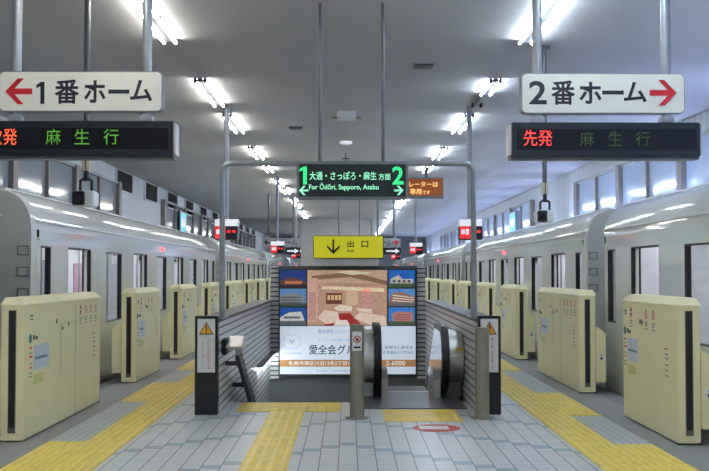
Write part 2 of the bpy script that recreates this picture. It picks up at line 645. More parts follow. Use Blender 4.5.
def domes(b, x0, x1, y0, y1, pitch=0.1):
    nx, ny = int((x1 - x0) / pitch), int((y1 - y0) / pitch)
    for i in range(nx):
        for j in range(ny):
            cx, cy = x0 + (i + .5) * (x1 - x0) / nx, y0 + (j + .5) * (y1 - y0) / ny
            r0, r1 = 0.022, 0.014
            v = [(cx + r0 * math.cos(a * PI / 3), cy + r0 * math.sin(a * PI / 3), .006) for a in range(6)]
            v += [(cx + r1 * math.cos(a * PI / 3), cy + r1 * math.sin(a * PI / 3), .011) for a in range(6)]
            b.add(v, [(6, 7, 8, 9, 10, 11)] + [(a, (a + 1) % 6, 6 + (a + 1) % 6, 6 + a) for a in range(6)], 1)


tn = 0
for s, nm in ((-1, '1'), (1, '2')):
    b = MB()
    xa, xb = sorted((s * 2.0, s * 2.39))
    ye = 60.8 if s < 0 else Y1
    b.box(xa, xb, Y0, ye, 0.0, 0.006, 0)
    ribs(b, xa, xb, Y0, ye)
    sp = spans(s)
    xa, xb = sorted((s * 2.39, s * 2.73))
    for op in openings(s):
        if s < 0 and 58 < op < 66:
            continue
        b.box(xa, xb, op - 1.13, op + 1.13, 0, 0.006, 0)
        ribs(b, xa, xb, op - 1.13, op + 1.13)
    o = b.build('tactile_strip', [M['yellow'], M['yellow2']])
    tag(o, 'long yellow ribbed tactile strip along the gates at platform %s' % ('one' if s < 0 else 'two'), 'tactile paving')
    for (a, c) in sp:
        tn += 1
        struct(MB().box(xa, xb, a, c, 0, 0.005).build('trim_%d' % tn, M['guide']), 'grey tile panel in the yellow strip in front of a gate')

b = MB()
b.box(-0.86, -0.48, Y0 + 5, 12.27, 0, 0.006)
ribs(b, -0.86, -0.48, Y0 + 5, 12.27, pitch=0.095, wd=0.045)
tag(b.build('tactile_path', [M['yellow'], M['yellow2']]), 'narrow yellow tactile path running across the tiles up to the stairs', 'tactile paving')
b = MB()
b.box(-1.25, -0.08, 12.27, 13.08, 0, 0.006)
domes(b, -1.25, -0.08, 12.27, 13.08)
tag(b.build('tactile_pad', [M['yellow'], M['yellow2']]), 'yellow dotted tactile pad across the head of the stairs', 'tactile paving')
b = MB()
b.box(0.38, 1.2, 11.44, 12.42, 0, 0.006)
domes(b, 0.38, 1.2, 11.44, 12.42)
tag(b.build('tactile_pad', [M['yellow'], M['yellow2']]), 'yellow dotted tactile pad in front of the escalator landing plate', 'tactile paving')

# red floor sticker
b = MB()
n = 32
ring = [(0.88 + .235 * math.cos(2 * PI * i / n), 10.98 + .235 * 1.1 * math.sin(2 * PI * i / n)) for i in range(n)]
b.prism(ring, 'z', 0, 0.0025, 0)
e = b.build('floor_sticker', M['red'])
tag(e, 'round red and white sticker on the floor before the escalator', 'floor sticker')
b = MB()
b.prism([(0.71, 10.9), (1.0, 10.88), (1.0, 11.1), (0.71, 11.12)], 'z', 0.0025, 0.004, 0)
b.build('white_bar', M['white'], e)

# ------------------------------------------------------------------ stairwell
wl, wr, wy0, wy1 = WELL
for s, nm in ((-1, 'left'), (1, 'right')):
    xa, xb = sorted((s * 1.42, s * 1.66))
    e = empty('parapet_wall', (s * 1.54, 12.12, 0), 'low grey tile-clad wall with dark coping on the %s side of the well' % ('stair' if s < 0 else 'escalator'), 'low wall', 'low walls beside the stairwell')
    b = MB().box(xa - s * 1.54, xb - s * 1.54, 0, wy1 - 12.12, -4.2, 1.0)
    b.build('clad_wall', M['clad'], e)
    b = MB().box(xa - s * 1.54 - .015, xb - s * 1.54 + .015, 0, wy1 - 12.12, 1.0, 1.035)
    b.build('coping', M['dgrey'], e)
    # black end pillar with the warning sign
    p = empty('warning_pillar', (s * 1.54, 12.0, 0), 'black end pillar with a yellow warning triangle sign at the %s entrance' % ('stair' if s < 0 else 'escalator'), 'pillar', 'black warning pillars')
    MB().box(-.125, .125, 0, .118, 0, 1.07).build('pillar_body', M['black_g'], p, bevel=0.006)
    MB().box(-.095, .095, -.006, 0, .46, 1.04).build('sign_plate', M['white'], p)
    MB().prism([(-.08, .87), (.08, .87), (0, 1.01)], 'y', -.009, -.006).build('warning_triangle', M['ink'], p)
    MB().prism([(-.064, .88), (.064, .88), (0, .992)], 'y', -.011, -.009).build('triangle_face', M['warn_y'], p)
    b = MB()
    b.prism([(-.009, .965), (.009, .965), (.005, .91), (-.005, .91)], 'y', -.013, -.011)
    b.disc(0, -.011, .896, .008, n=10)
    b.build('exclamation_mark', M['ink'], p)
    t1 = 'かけこみは危険です' if s < 0 else '飛び出しは危険です'
    for i, ch in enumerate(t1):
        z = .83 - i * .038
        text(ch, (.012, .045, z - .032, z), -.008, M['txt_red'], p, fit=False)
    for i, ch in enumerate('足もとにご注意ください'):
        z = .79 - i * .025
        text(ch, (-.045, -.025, z - .02, z), -.008, M['txt_grey'], p, fit=False)

# back wall of the well: parapet that carries the hospital advertisement
b = MB()
b.box(wl, wr, wy1, wy1 + .25, -4.2, 1.66, 0)
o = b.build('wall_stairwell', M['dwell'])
struct(o, 'dark grey back wall of the stairwell')
b = MB()
b.box(wl, -1.27, wy1 - .04, wy1, -0.4, 1.66)
b.box(1.27, wr, wy1 - .04, wy1, -0.4, 1.66)
struct(b.build('trim_stairwell', M['clad']))
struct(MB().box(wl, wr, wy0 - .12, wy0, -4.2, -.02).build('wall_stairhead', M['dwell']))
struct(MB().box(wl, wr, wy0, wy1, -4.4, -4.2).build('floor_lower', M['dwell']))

# stairs
e = empty('staircase', (-0.68, wy0, 0), 'stairs going down into the well beside the escalator', 'stairs')
for i in range(23):
    MB().box(-.72, .72, i * .3 + .01, i * .3 + .32, -.17 * (i + 1) - .2, -.17 * (i + 1) + 0.0).build('step', M['stair'], e)

# stair handrail on the left wall
e = empty('stair_handrail', (-1.26, 12.45, 0), 'dark double handrail with a bright metal top end on the wall beside the stairs', 'handrail')
SL = .41
for dz in (.03, -.12):
    b = MB()
    b.tube([(0, .1, .70 + dz), (0, 2.3, .70 - 2.2 * SL + dz), (0, 5.0, .70 - 2.2 * SL - 2.7 * .577 + dz)], .026, 10)
    b.build('rail', M['dgrey'], e, smooth=40)
for i in range(8):
    y = .2 + i * .27
    z = .70 - (y - .1) * SL
    MB().box(-.03, .028, y - .02, y + .02, z - .1, z + .01).build('rail_clip', M['steel'], e)
for i in range(3):
    y = .35 + i * .8
    z = .62 - (y - .1) * SL
    MB().box(-.158, .0, y - .03, y + .03, z - .05, z + .0).build('wall_bracket', M['dgrey'], e)
MB().prism([(-.1, .70), (-.1, .72), (.24, .82), (.24, .66)], 'x', -.11, .08).build('top_plate', M['steel_l'], e, bevel=.006)
MB().box(-.155, -.1, -.08, .2, .62, .8).build('end_bracket', M['black'], e, bevel=.008)

# wall lamp in the well
e = empty('wall_lamp', (-1.42, 17.3, .03), 'bright strip lamp low on the tiled wall inside the stairwell', 'lamp')
MB().box(0, .09, 0, 2.9, .016, .05).build('lamp_housing', M['fix'], e)
MB().tube([(.06, .03, -.005), (.06, 2.87, -.005)], .016, 8).build('lamp_tube', M['lamp'], e)

# escalator
e = empty('escalator', (0.75, 12.5, 0), 'stainless steel escalator with black rubber handrails going down', 'escalator')


def loop(r, back, cy=1.15, cz=.49, drop=0.0):
    """outline of a balustrade end in (y, z): from the lower back round the front up to the sloping top"""
    pts = []
    for i in range(17):
        a = math.radians(-90 - 180 * i / 16)
        pts.append((cy + r * math.cos(a), cz + r * math.sin(a)))
    pts.append((cy + .8, cz + r))
    pts.append((cy + .8 + back, cz + r - back * math.tan(math.radians(30))))
    return pts


BK = 5.6
for (xr, xo0, xo1) in ((-.39, -.62, 0), (.43, 0, .655)):
    b = MB()
    o_ = loop(.33, BK)
    pts = o_ + [(o_[-1][0], o_[-1][1] - .95), (1.65, .12)]
    b.prism(pts, 'x', xr - .05, xr + .05)
    b.build('balustrade', M['chrome'], e, smooth=30)
    xa, xb = (xo0, xr - .05) if xr < 0 else (xr + .05, xo1)
    b = MB()
    o2 = loop(.31, BK, 1.17, .49)
    b.prism(o2 + [(o2[-1][0], o2[-1][1] - .8), (1.65, .0), (1.2, 0)], 'x', xa, xb)
    b.build('outer_deck', M['steel_l'], e, smooth=30)
    b = MB()
    xa, xb = (xr + .05, xr + .13) if xr < 0 else (xr - .13, xr - .05)
    b.prism([(.98, 0), (.98, .24), (1.2, .34), (1.65, .34), (1.65 + BK, .34 - BK * .577), (1.65 + BK, -.2 - BK * .577), (1.65, -.2)], 'x', xa, xb)
    b.build('skirt_panel', M['steel'], e)
    # rubber handrail: closed flat band around the end
    b = MB()
    outer = loop(.4, BK)
    inner = loop(.33, BK)
    prof = outer
    k = len(outer)
    v = []
    for x in (xr - .045, xr + .045):
        v += [(x, p[0], p[1]) for p in outer]
        v += [(x, p[0], p[1]) for p in inner]
    fs = []
    for i in range(k - 1):
        fs += [(i, i + 1, 2 * k + i + 1, 2 * k + i), (k + i, 3 * k + i, 3 * k + i + 1, k + i + 1),
               (i, k + i, k + i + 1, i + 1), (2 * k + i, 2 * k + i + 1, 3 * k + i + 1, 3 * k + i)]
    fs += [(0, 2 * k, 3 * k, k), (k - 1, 2 * k - 1, 4 * k - 1, 3 * k - 1)]
    b.add(v, fs)
    b.build('handrail', M['black'], e, smooth=50)
MB().box(-.6, .6, 0, 1.62, -.1, .012).build('landing_plate', M['land'], e)
MB().box(-.3, .3, 1.62, 1.74, -.05, .016).build('comb_plate', M['steel'], e)
for i in range(14):
    z = -0.005 - max(0, i - 1) * .2
    MB().box(-.29, .29, 1.76 + i * .4, 2.17 + i * .4, z - .35, z).build('step', M['step'], e)
MB().box(.55, .64, .79, .795, .6, .64).build('caution_sticker', M['yellow'], e)
b = MB()
b.box(-.02, .02, .0, .3, .02, .06)

# bollards
for (x, h, lb, stick) in ((.096, .98, 'steel bollard with a no-entry notice between the stairs and the escalator', True),
                          (1.425, .95, 'plain steel bollard in front of the black warning pillar', False)):
    e = empty('bollard', (x, 11.72, 0), lb, 'bollard', 'steel bollards at the well')
    b = MB().tube([(0, 0, 0), (0, 0, h - .02), (0, 0, h)], .076, 28)
    b.build('post', M['steel_d'], e, smooth=40)
    MB().tube([(0, 0, 0), (0, 0, .014)], .125, 28).build('floor_flange', M['steel_d'], e, smooth=40)
    MB().tube([(0, 0, h), (0, 0, h + .012)], .071, 28).build('cap', M['steel_d'], e, smooth=40)
    if stick:
        MB().box(-.05, .05, -.085, -.07, .72, .92).build('notice_plate', M['white'], e)
        b = MB()
        for i in range(24):
            a0, a1 = 2 * PI * i / 24, 2 * PI * (i + 1) / 24
            b.quad((.04 * math.cos(a0), -.087, .84 + .04 * math.sin(a0)), (.04 * math.cos(a1), -.087, .84 + .04 * math.sin(a1)),
                   (.03 * math.cos(a1), -.087, .84 + .03 * math.sin(a1)), (.03 * math.cos(a0), -.087, .84 + .03 * math.sin(a0)))
        b.quad((-.03, -.087, .862), (-.022, -.087, .868), (.03, -.087, .818), (.022, -.087, .812))
        b.build('no_entry_ring', M['red'], e)
        b = MB()
        b.box(-.014, .014, -.0865, -.085, .82, .855)
        b.build('notice_pictogram', M['ink'], e)
        MB().box(-.035, .035, -.0865, -.085, .745, .765).build('notice_print', M['ink'], e)

# ------------------------------------------------------------------ hospital advertisement
AY = wy1 - .05
ad = empty('advertisement_board', (0, AY, 0), 'large lit hospital advertisement with photos on the stairwell back wall', 'advertisement')
axa, axb, aza, azb = -1.27, 1.262, -.36, 1.60
sA = F / AY


def A(x, y):
    p = px(x, y, AY)
    return (p.x, p.z)


MB().box(axa, axb, -.03, .05, aza, azb).build('frame', M['dgrey'], ad)
ADK = 0.55
AE = {}


def ink_mat(c, k, photo):
    m, nt, b = new_mat('poster_ink')
    tc = N(nt, 'ShaderNodeTexCoord')
    nz = N(nt, 'ShaderNodeTexNoise')
    nz.inputs['Scale'].default_value = 26.0
    nz.inputs['Detail'].default_value = 6
    nt.links.new(tc.outputs['Object'], nz.inputs['Vector'])
    a = S(c)
    v = 0.13 if photo else 0.02
    rp = N(nt, 'ShaderNodeValToRGB')
    rp.color_ramp.elements[0].position = 0.35
    rp.color_ramp.elements[1].position = 0.65
    rp.color_ramp.elements[0].color = tuple(x * (1 - v) for x in a[:3]) + (1,)
    rp.color_ramp.elements[1].color = tuple(min(1, x * (1 + v)) for x in a[:3]) + (1,)
    nt.links.new(nz.outputs['Fac'], rp.inputs['Fac'])
    nt.links.new(rp.outputs['Color'], b.inputs['Base Color'])
    nt.links.new(rp.outputs['Color'], b.inputs['Emission Color'])
    b.inputs['Emission Strength'].default_value = k
    b.inputs['Roughness'].default_value = 0.5
    return m


def AM(c, photo=False):
    key = (c, photo)
    if key not in AE:
        AE[key] = ink_mat(c, ADK * (.8 if photo else 1), photo)
    return AE[key]


def apoly(pts, d, c, nm, parent=ad):
    """flat printed shape; pts in photo pixels on the board, d = layer"""
    return MB().poly([(A(*p)[0], -.031 - d * .0006, A(*p)[1]) for p in pts]).build(nm, AM(c, parent is not ad or 'photo' in nm), parent)


def arect(x0, y0, x1, y1, d, c, nm, parent=ad):
    return apoly([(x0, y0), (x1, y0), (x1, y1), (x0, y1)], d, c, nm, parent)


arect(280, 326, 415.5, 374, 1, (206, 218, 232), 'printed_panel')
# the big photograph of a lounge
bp_ = arect(307.5, 270, 387, 325.5, 1, (194, 152, 126), 'lounge_photo')
arect(307.5, 270, 387, 283, 2, (206, 170, 142), 'ceiling_area', bp_)
apoly([(312, 276), (352, 272), (387, 281), (387, 285), (350, 277), (312, 280)], 3, (146, 106, 80), 'ceiling_beam', bp_)
apoly([(335, 272), (352, 270.5), (372, 273), (352, 275)], 4, (246, 226, 190), 'lit_cove', bp_)
apoly([(322, 286), (384, 288), (384, 292), (322, 289)], 4, (240, 214, 176), 'lit_cove', bp_)
arect(307.5, 278, 317.5, 322, 4, (214, 170, 150), 'column', bp_)
arect(308.5, 292, 316, 320, 5, (196, 146, 132), 'column_side', bp_)
arect(326, 293, 342, 304, 4, (112, 62, 46), 'wall_unit', bp_)
for k in range(4):
    arect(327.5 + k * 3.7, 295, 330.2 + k * 3.7, 300, 5, (226, 186, 130), 'lit_shelf', bp_)
arect(346, 291, 358, 305, 4, (218, 186, 150), 'wall_area', bp_)
arect(362, 289, 371, 308, 4, (206, 150, 136), 'column', bp_)
apoly([(307.5, 325.5), (320, 306), (372, 306), (387, 316), (387, 325.5)], 3, (188, 150, 124), 'carpet_area', bp_)
apoly([(324, 325.5), (331, 314), (350, 313), (362, 325.5)], 4, (160, 44, 38), 'red_carpet', bp_)
apoly([(318, 318), (324, 310), (338, 312), (340, 322), (326, 324)], 5, (232, 204, 186), 'sofa', bp_)
apoly([(333, 325.5), (338, 320), (347, 320), (350, 325.5)], 6, (240, 222, 206), 'sofa', bp_)
apoly([(354, 318), (360, 312), (385, 316), (387, 325.5), (372, 325.5)], 5, (234, 202, 182), 'sofa', bp_)
apoly([(334, 308), (340, 304.5), (352, 306), (352, 311), (338, 311)], 5, (238, 214, 190), 'sofa', bp_)
apoly([(356, 308), (372, 309), (372, 313), (358, 311)], 6, (236, 206, 184), 'sofa', bp_)
# six small photographs of the buildings
skies = [(36, 62, 128), (92, 136, 186), (32, 84, 164), (34, 104, 186), (86, 140, 200), (60, 132, 204)]
for i in range(6):
    x0 = 280 if i < 3 else 388.5
    x1 = x0 + 26.3
    y0 = 270 + (i % 3) * 18.7
    y1 = y0 + 17.4
    q = arect(x0, y0, x1, y1, 1, skies[i], 'building_photo')
    if i == 0:
        apoly([(x0, y1), (x0, y0 + 11), (x0 + 8, y0 + 7), (x0 + 17, y0 + 8), (x1, y0 + 12), (x1, y1)], 2, (104, 62, 62), 'building', q)
        arect(x0 + 5, y0 + 11, x0 + 22, y0 + 14, 3, (196, 120, 76), 'lit_front', q)
        arect(x0, y0 + 14.5, x1, y1, 3, (54, 44, 50), 'ground', q)
    elif i == 1:
        apoly([(x0, y1), (x0, y0 + 7), (x0 + 13, y0 + 4), (x1 - 3, y0 + 7), (x1 - 2, y1)], 2, (132, 134, 138), 'building', q)
        for k in range(3):
            arect(x0 + 2, y0 + 8 + k * 2.6, x1 - 5, y0 + 9.2 + k * 2.6, 3, (88, 92, 98), 'window_row', q)
        arect(x0, y1 - 3, x1, y1, 4, (70, 84, 76), 'ground', q)
    elif i == 2:
        apoly([(x0, y1 - 2), (x0, y0 + 10), (x0 + 9, y0 + 5), (x1 - 5, y0 + 4), (x1 - 2, y0 + 12), (x1 - 2, y1 - 2)], 2, (214, 214, 210), 'building', q)
        arect(x0 + 4, y0 + 9, x1 - 6, y0 + 11, 3, (92, 100, 112), 'window_row', q)
        arect(x0, y1 - 4, x1, y1, 4, (96, 104, 104), 'ground', q)
    elif i == 3:
        apoly([(x0 + 2, y1 - 3), (x0 + 2, y0 + 9), (x0 + 10, y0 + 5), (x0 + 14, y0 + 9), (x1 - 2, y0 + 9), (x1 - 2, y1 - 3)], 2, (196, 186, 172), 'building', q)
        for k in range(4):
            arect(x0 + 4 + k * 5, y0 + 10, x0 + 7 + k * 5, y0 + 12.5, 3, (70, 76, 84), 'window_row', q)
        arect(x0, y1 - 4, x1, y1, 4, (66, 92, 58), 'ground', q)
    elif i == 4:
        apoly([(x0, y1 - 3), (x0 + 3, y0 + 5), (x0 + 12, y0 + 3), (x1, y0 + 8), (x1, y1 - 3)], 2, (160, 112, 96), 'building', q)
        for k in range(3):
            apoly([(x0 + 4, y0 + 6 + k * 2.6), (x1 - 1, y0 + 8.5 + k * 2.2), (x1 - 1, y0 + 9.4 + k * 2.2), (x0 + 4, y0 + 7.2 + k * 2.6)], 3, (222, 206, 190), 'window_row', q)
        arect(x0, y1 - 4, x1, y1, 4, (112, 104, 100), 'ground', q)
    else:
        apoly([(x0 + 4, y1 - 3), (x0 + 4, y0 + 6), (x0 + 10, y0 + 4), (x1 - 2, y0 + 5), (x1 - 2, y1 - 3)], 2, (190, 124, 112), 'building', q)
        for k in range(3):
            arect(x0 + 6, y0 + 7 + k * 2.4, x1 - 4, y0 + 8 + k * 2.4, 3, (150, 92, 86), 'window_row', q)
        arect(x0, y1 - 3.6, x1, y1, 4, (76, 96, 70), 'ground', q)


def atext(t, x0, y0, x1, y1, c, d=4, bold=0.0):
    a0, a1 = A(x0, y1), A(x1, y0)
    return text(t, (a0[0], a1[0], a0[1], a1[1]), -.031 - d * .0006, AM(c), ad, bold=bold)


arect(280, 359.5, 415.5, 366.5, 2, (168, 122, 78), 'address_band')
atext('愛全病院リニューアル', 318, 329, 357, 333.5, (120, 130, 142))
atext('すべては地域の皆様へ', 318, 338, 357, 341.5, (150, 158, 166))
atext('愛全会グループ', 309, 344.5, 374, 354.5, (44, 46, 56), bold=.012)
atext('医療法人愛全会', 385, 345.5, 413, 349, (74, 78, 88))
atext('社会福祉法人愛全会', 383, 350.5, 413, 354, (74, 78, 88))
atext('札幌市南区川沿13条2丁目1番', 289, 360.8, 355, 365.2, (244, 240, 232))
atext('2-6000', 386, 360.8, 405, 365.2, (244, 240, 232))
atext('http://www.a', 317, 368.5, 351, 373, (150, 158, 166))
# round emblem of two laurel branches and a shield
b = MB()
cx_, cz_ = A(292, 341.5)
for i in range(22):
    a = math.radians(-75 + i * 330 / 22 - 90 + 22)
    r = .165
    x, z = cx_ + r * math.cos(a), cz_ + r * .8 * math.sin(a)
    ca, sa = math.cos(a + .9), math.sin(a + .9)
    b.poly([(x + .03 * ca, -.0335, z + .03 * sa), (x - .011 * sa, -.0335, z + .011 * ca), (x - .03 * ca, -.0335, z - .03 * sa), (x + .011 * sa, -.0335, z - .011 * ca)])
b.poly([(cx_ - .05, -.0335, cz_ + .05), (cx_, -.0335, cz_ + .02), (cx_ + .05, -.0335, cz_ + .05), (cx_ + .05, -.0335, cz_ - .0), (cx_, -.0335, cz_ - .06), (cx_ - .05, -.0335, cz_ - .0)])
b.build('emblem', AM((184, 180, 184)), ad)
arect(283, 352.5, 302, 353.6, 3, (170, 172, 178), 'emblem_caption')

# yellow exit sign on a bracket box above the board
e = empty('exit_sign', (0, 19.8, 1.6), 'yellow lit exit sign with a down arrow above the advertisement', 'sign')
sE = F / 19.8


def Ex(x, y):
    p = px(x, y, 19.8)
    return (p.x, p.z - 1.6)


x0, z0 = Ex(313, 258.5)
x1, z1 = Ex(383.5, 235.5)
MB().box(x0, x1, 0, .14, z0, z1).build('casing', M['dgrey'], e, bevel=.01)
MB().box(x0 + .012, x1 - .012, -.004, .0, z0 + .012, z1 - .012).build('lit_face', M['ysign'], e)
xa, za = Ex(318, 268.5)
xb, zb = Ex(379, 258.5)
MB().box(xa, xb, .03, .44, .06, zb).build('bracket_box', M['grey_wall'], e)
b = MB()
cx_ = Ex(333.5, 0)[0]
zt, zb_ = Ex(0, 239.5)[1], Ex(0, 254)[1]
b.box(cx_ - .017, cx_ + .017, -.009, -.005, zb_ + .03, zt)
for sg in (-1, 1):
    b.prism([(cx_, zb_), (cx_ + sg * .115, zb_ + .115), (cx_ + sg * .115, zb_ + .165), (cx_, zb_ + .05)], 'y', -.009, -.005)
b.build('down_arrow', M['yink'], e)
for ch, xx in (('出', 350.5), ('口', 364.8)):
    a0, a1 = Ex(xx - 3.4, 247.3), Ex(xx + 3.4, 241)
    text(ch, (a0[0], a1[0], a0[1], a1[1]), -.007, M['yink'], e, bold=.02)
a0, a1 = Ex(347.4, 252), Ex(354, 249.2)
text('Exit', (a0[0], a1[0], a0[1], a1[1]), -.007, M['yink'], e, bold=.015)

# grey lift shaft further along the platform
e = empty('lift_shaft', (-.7, 61, 0), 'tall grey shaft wall standing on the platform behind the exit sign', 'shaft')
MB().box(-1.95, 2.0, 0, 3.5, 0, HC - .01).build('shaft_wall', M['grey_wall'], e)
MB().box(-2.0, -1.9, -.06, .04, 0, HC - .01).build('corner_trim', M['frame_l'], e)
MB().box(1.95, 2.05, -.06, .04, 0, HC - .01).build('corner_trim', M['frame_l'], e)

def numeral_one(x0, x1, z0, z1, y, m_, parent):
    """a plain figure 1: stem with a short flag, facing the viewer"""
    w_, h_ = x1 - x0, z1 - z0
    st = w_ * .5
    P_ = [(x1 - st, z0), (x1, z0), (x1, z1), (x1 - st * .85, z1), (x0, z1 - h_ * .14), (x0, z1 - h_ * .29), (x1 - st, z1 - h_ * .2)]
    return MB().prism(P_, 'y', y - .002, y).build('lettering', m_, parent)


# ------------------------------------------------------------------ portal frame, green and amber signs
GY = 11.9
sG = F / GY
e = empty('sign_portal', (0, 12.25, 1.03), 'grey tubular portal frame standing on the two low walls', 'sign frame')
hz = px(350, 163.5, 12.25).z - 1.03
R = 0.1
pts = [(-1.4, 0, .005), (-1.4, 0, hz - R)]
for i in range(1, 7):
    a = PI - i * PI / 12
    pts.append((-1.4 + R + R * math.cos(a), 0, hz - R + R * math.sin(a)))
for i in range(0, 6):
    a = PI / 2 - i * PI / 12
    pts.append((1.4 - R + R * math.cos(a), 0, hz - R + R * math.sin(a)))
pts += [(1.4, 0, hz - R), (1.4, 0, .005)]
MB().tube(pts, .032, 14).build('tube_frame', M['pole'], e, smooth=40)
for sx in (-1.4, 1.4):
    MB().tube([(sx, 0, .005), (sx, 0, .03)], .075, 16).build('foot_flange', M['pole'], e, smooth=40)


def Gx(x, y):
    p = px(x, y, GY)
    return (p.x, p.z)


e = empty('direction_sign', (0, GY, 0), 'black hanging sign with green lettering for platforms 1 and 2', 'sign')
x0, z0 = Gx(296.5, 199.5)
x1, z1 = Gx(408.5, 161.5)
MB().box(x0, x1, 0, .16, z0, z1).build('casing', M['gtrim'], e, bevel=.02)
MB().box(x0 + .03, x1 - .03, -.004, .002, z0 + .03, z1 - .03).build('face', M['gsign'], e)
for xx in (320, 383):
    X = Gx(xx, 0)[0]
    MB().tube([(X, .08, z1 - .01), (X, .08, HC)], .019, 12).build('hanging_pole', M['pole_d'], e, smooth=40)


def gt(t, xa, ya, xb, yb, m_, bold=0.0, fit=True):
    a0, a1 = Gx(xa, yb), Gx(xb, ya)
    text(t, (a0[0], a1[0], a0[1], a1[1]), -.006, m_, e, bold=bold, fit=fit)


a0, a1 = Gx(299.6, 184.5), Gx(306.8, 166.5)
numeral_one(a0[0], a1[0], a0[1], a1[1], -.006, M['gnum'], e)
gt('2', 392.3, 166.5, 403.6, 184.5, M['gnum'], .02)
gt('大通・さっぽろ・麻生', 309.5, 171.5, 376.5, 180, M['glet'], .01)
gt('方面', 378.5, 173.5, 390.5, 180, M['glet'], .01)
gt('For Ōdōri, Sapporo, Asabu', 309, 183, 378.5, 191, M['glet'], .012)
for sg, xx in ((-1, 304), (1, 398.5)):
    b = MB()
    cx_, cz_ = Gx(xx, 190.5)
    u = 4.4 / sG
    b.box(cx_ - u, cx_ + u, -.008, -.005, cz_ - .009, cz_ + .009)
    tip = cx_ + sg * u * 1.1
    for v_ in (-1, 1):
        b.prism([(tip, cz_), (tip - sg * .045, cz_ + v_ * .05), (tip - sg * .07, cz_ + v_ * .05), (tip - sg * .026, cz_)], 'y', -.008, -.005)
    b.build('arrow', M['glet'], e)

far_sign = copy_tree(e)
far_sign.location = (0, 36.5, 0)
tag(far_sign, 'far black and green direction sign hidden behind the yellow exit sign', 'sign')

e = empty('led_board', (0, 12.36, 0), 'small amber LED board hanging beside the green sign', 'sign')
sL = F / 12.36


def Lx(x, y):
    p = px(x, y, 12.36)
    return (p.x, p.z)


x0, z0 = Lx(386, 198.5)
x1, z1 = Lx(443.5, 177.5)
MB().box(x0, x1, 0, .09, z0, z1).build('casing', M['gtrim'], e)
MB().box(x0 + .01, x1 - .012, -.003, .001, z0 + .03, z1 - .015).build('amber_face', M['amber_bg'], e)
for xx in (398, 425.5):
    X = Lx(xx, 0)[0]
    zz = px(350, 163.5, 12.25).z
    MB().box(X - .014, X + .014, -.075, .02, z1 - .005, zz - .03).build('drop_bracket', M['pole_d'], e)


def lt(t, xa, ya, xb, yb, m_, bold=0.0):
    a0, a1 = Lx(xa, yb), Lx(xb, ya)
    text(t, (a0[0], a1[0], a0[1], a1[1]), -.005, m_, e, bold=bold)


lt('エスカレーターは', 390.5, 181.5, 438, 187, M['amber'], .02)
lt('専用', 410, 188.5, 421.5, 194.5, M['amber'], .02)
lt('です', 422.5, 190.5, 430, 194.3, M['amber'], .02)

# ------------------------------------------------------------------ platform number signs with LED boards
PY = 10.4
sP = F / PY


def Px(x, y, Y=PY):
    p = px(x, y, Y)
    return (p.x, p.z)


def rrect(x0, x1, z0, z1, r, n=6):
    o = []
    for (cx, cz, a0) in ((x1 - r, z1 - r, 0), (x0 + r, z1 - r, 90), (x0 + r, z0 + r, 180), (x1 - r, z0 + r, 270)):
        for i in range(n + 1):
            a = math.radians(a0 + 90 * i / n)
            o.append((cx + r * math.cos(a), cz + r * math.sin(a)))
    return o


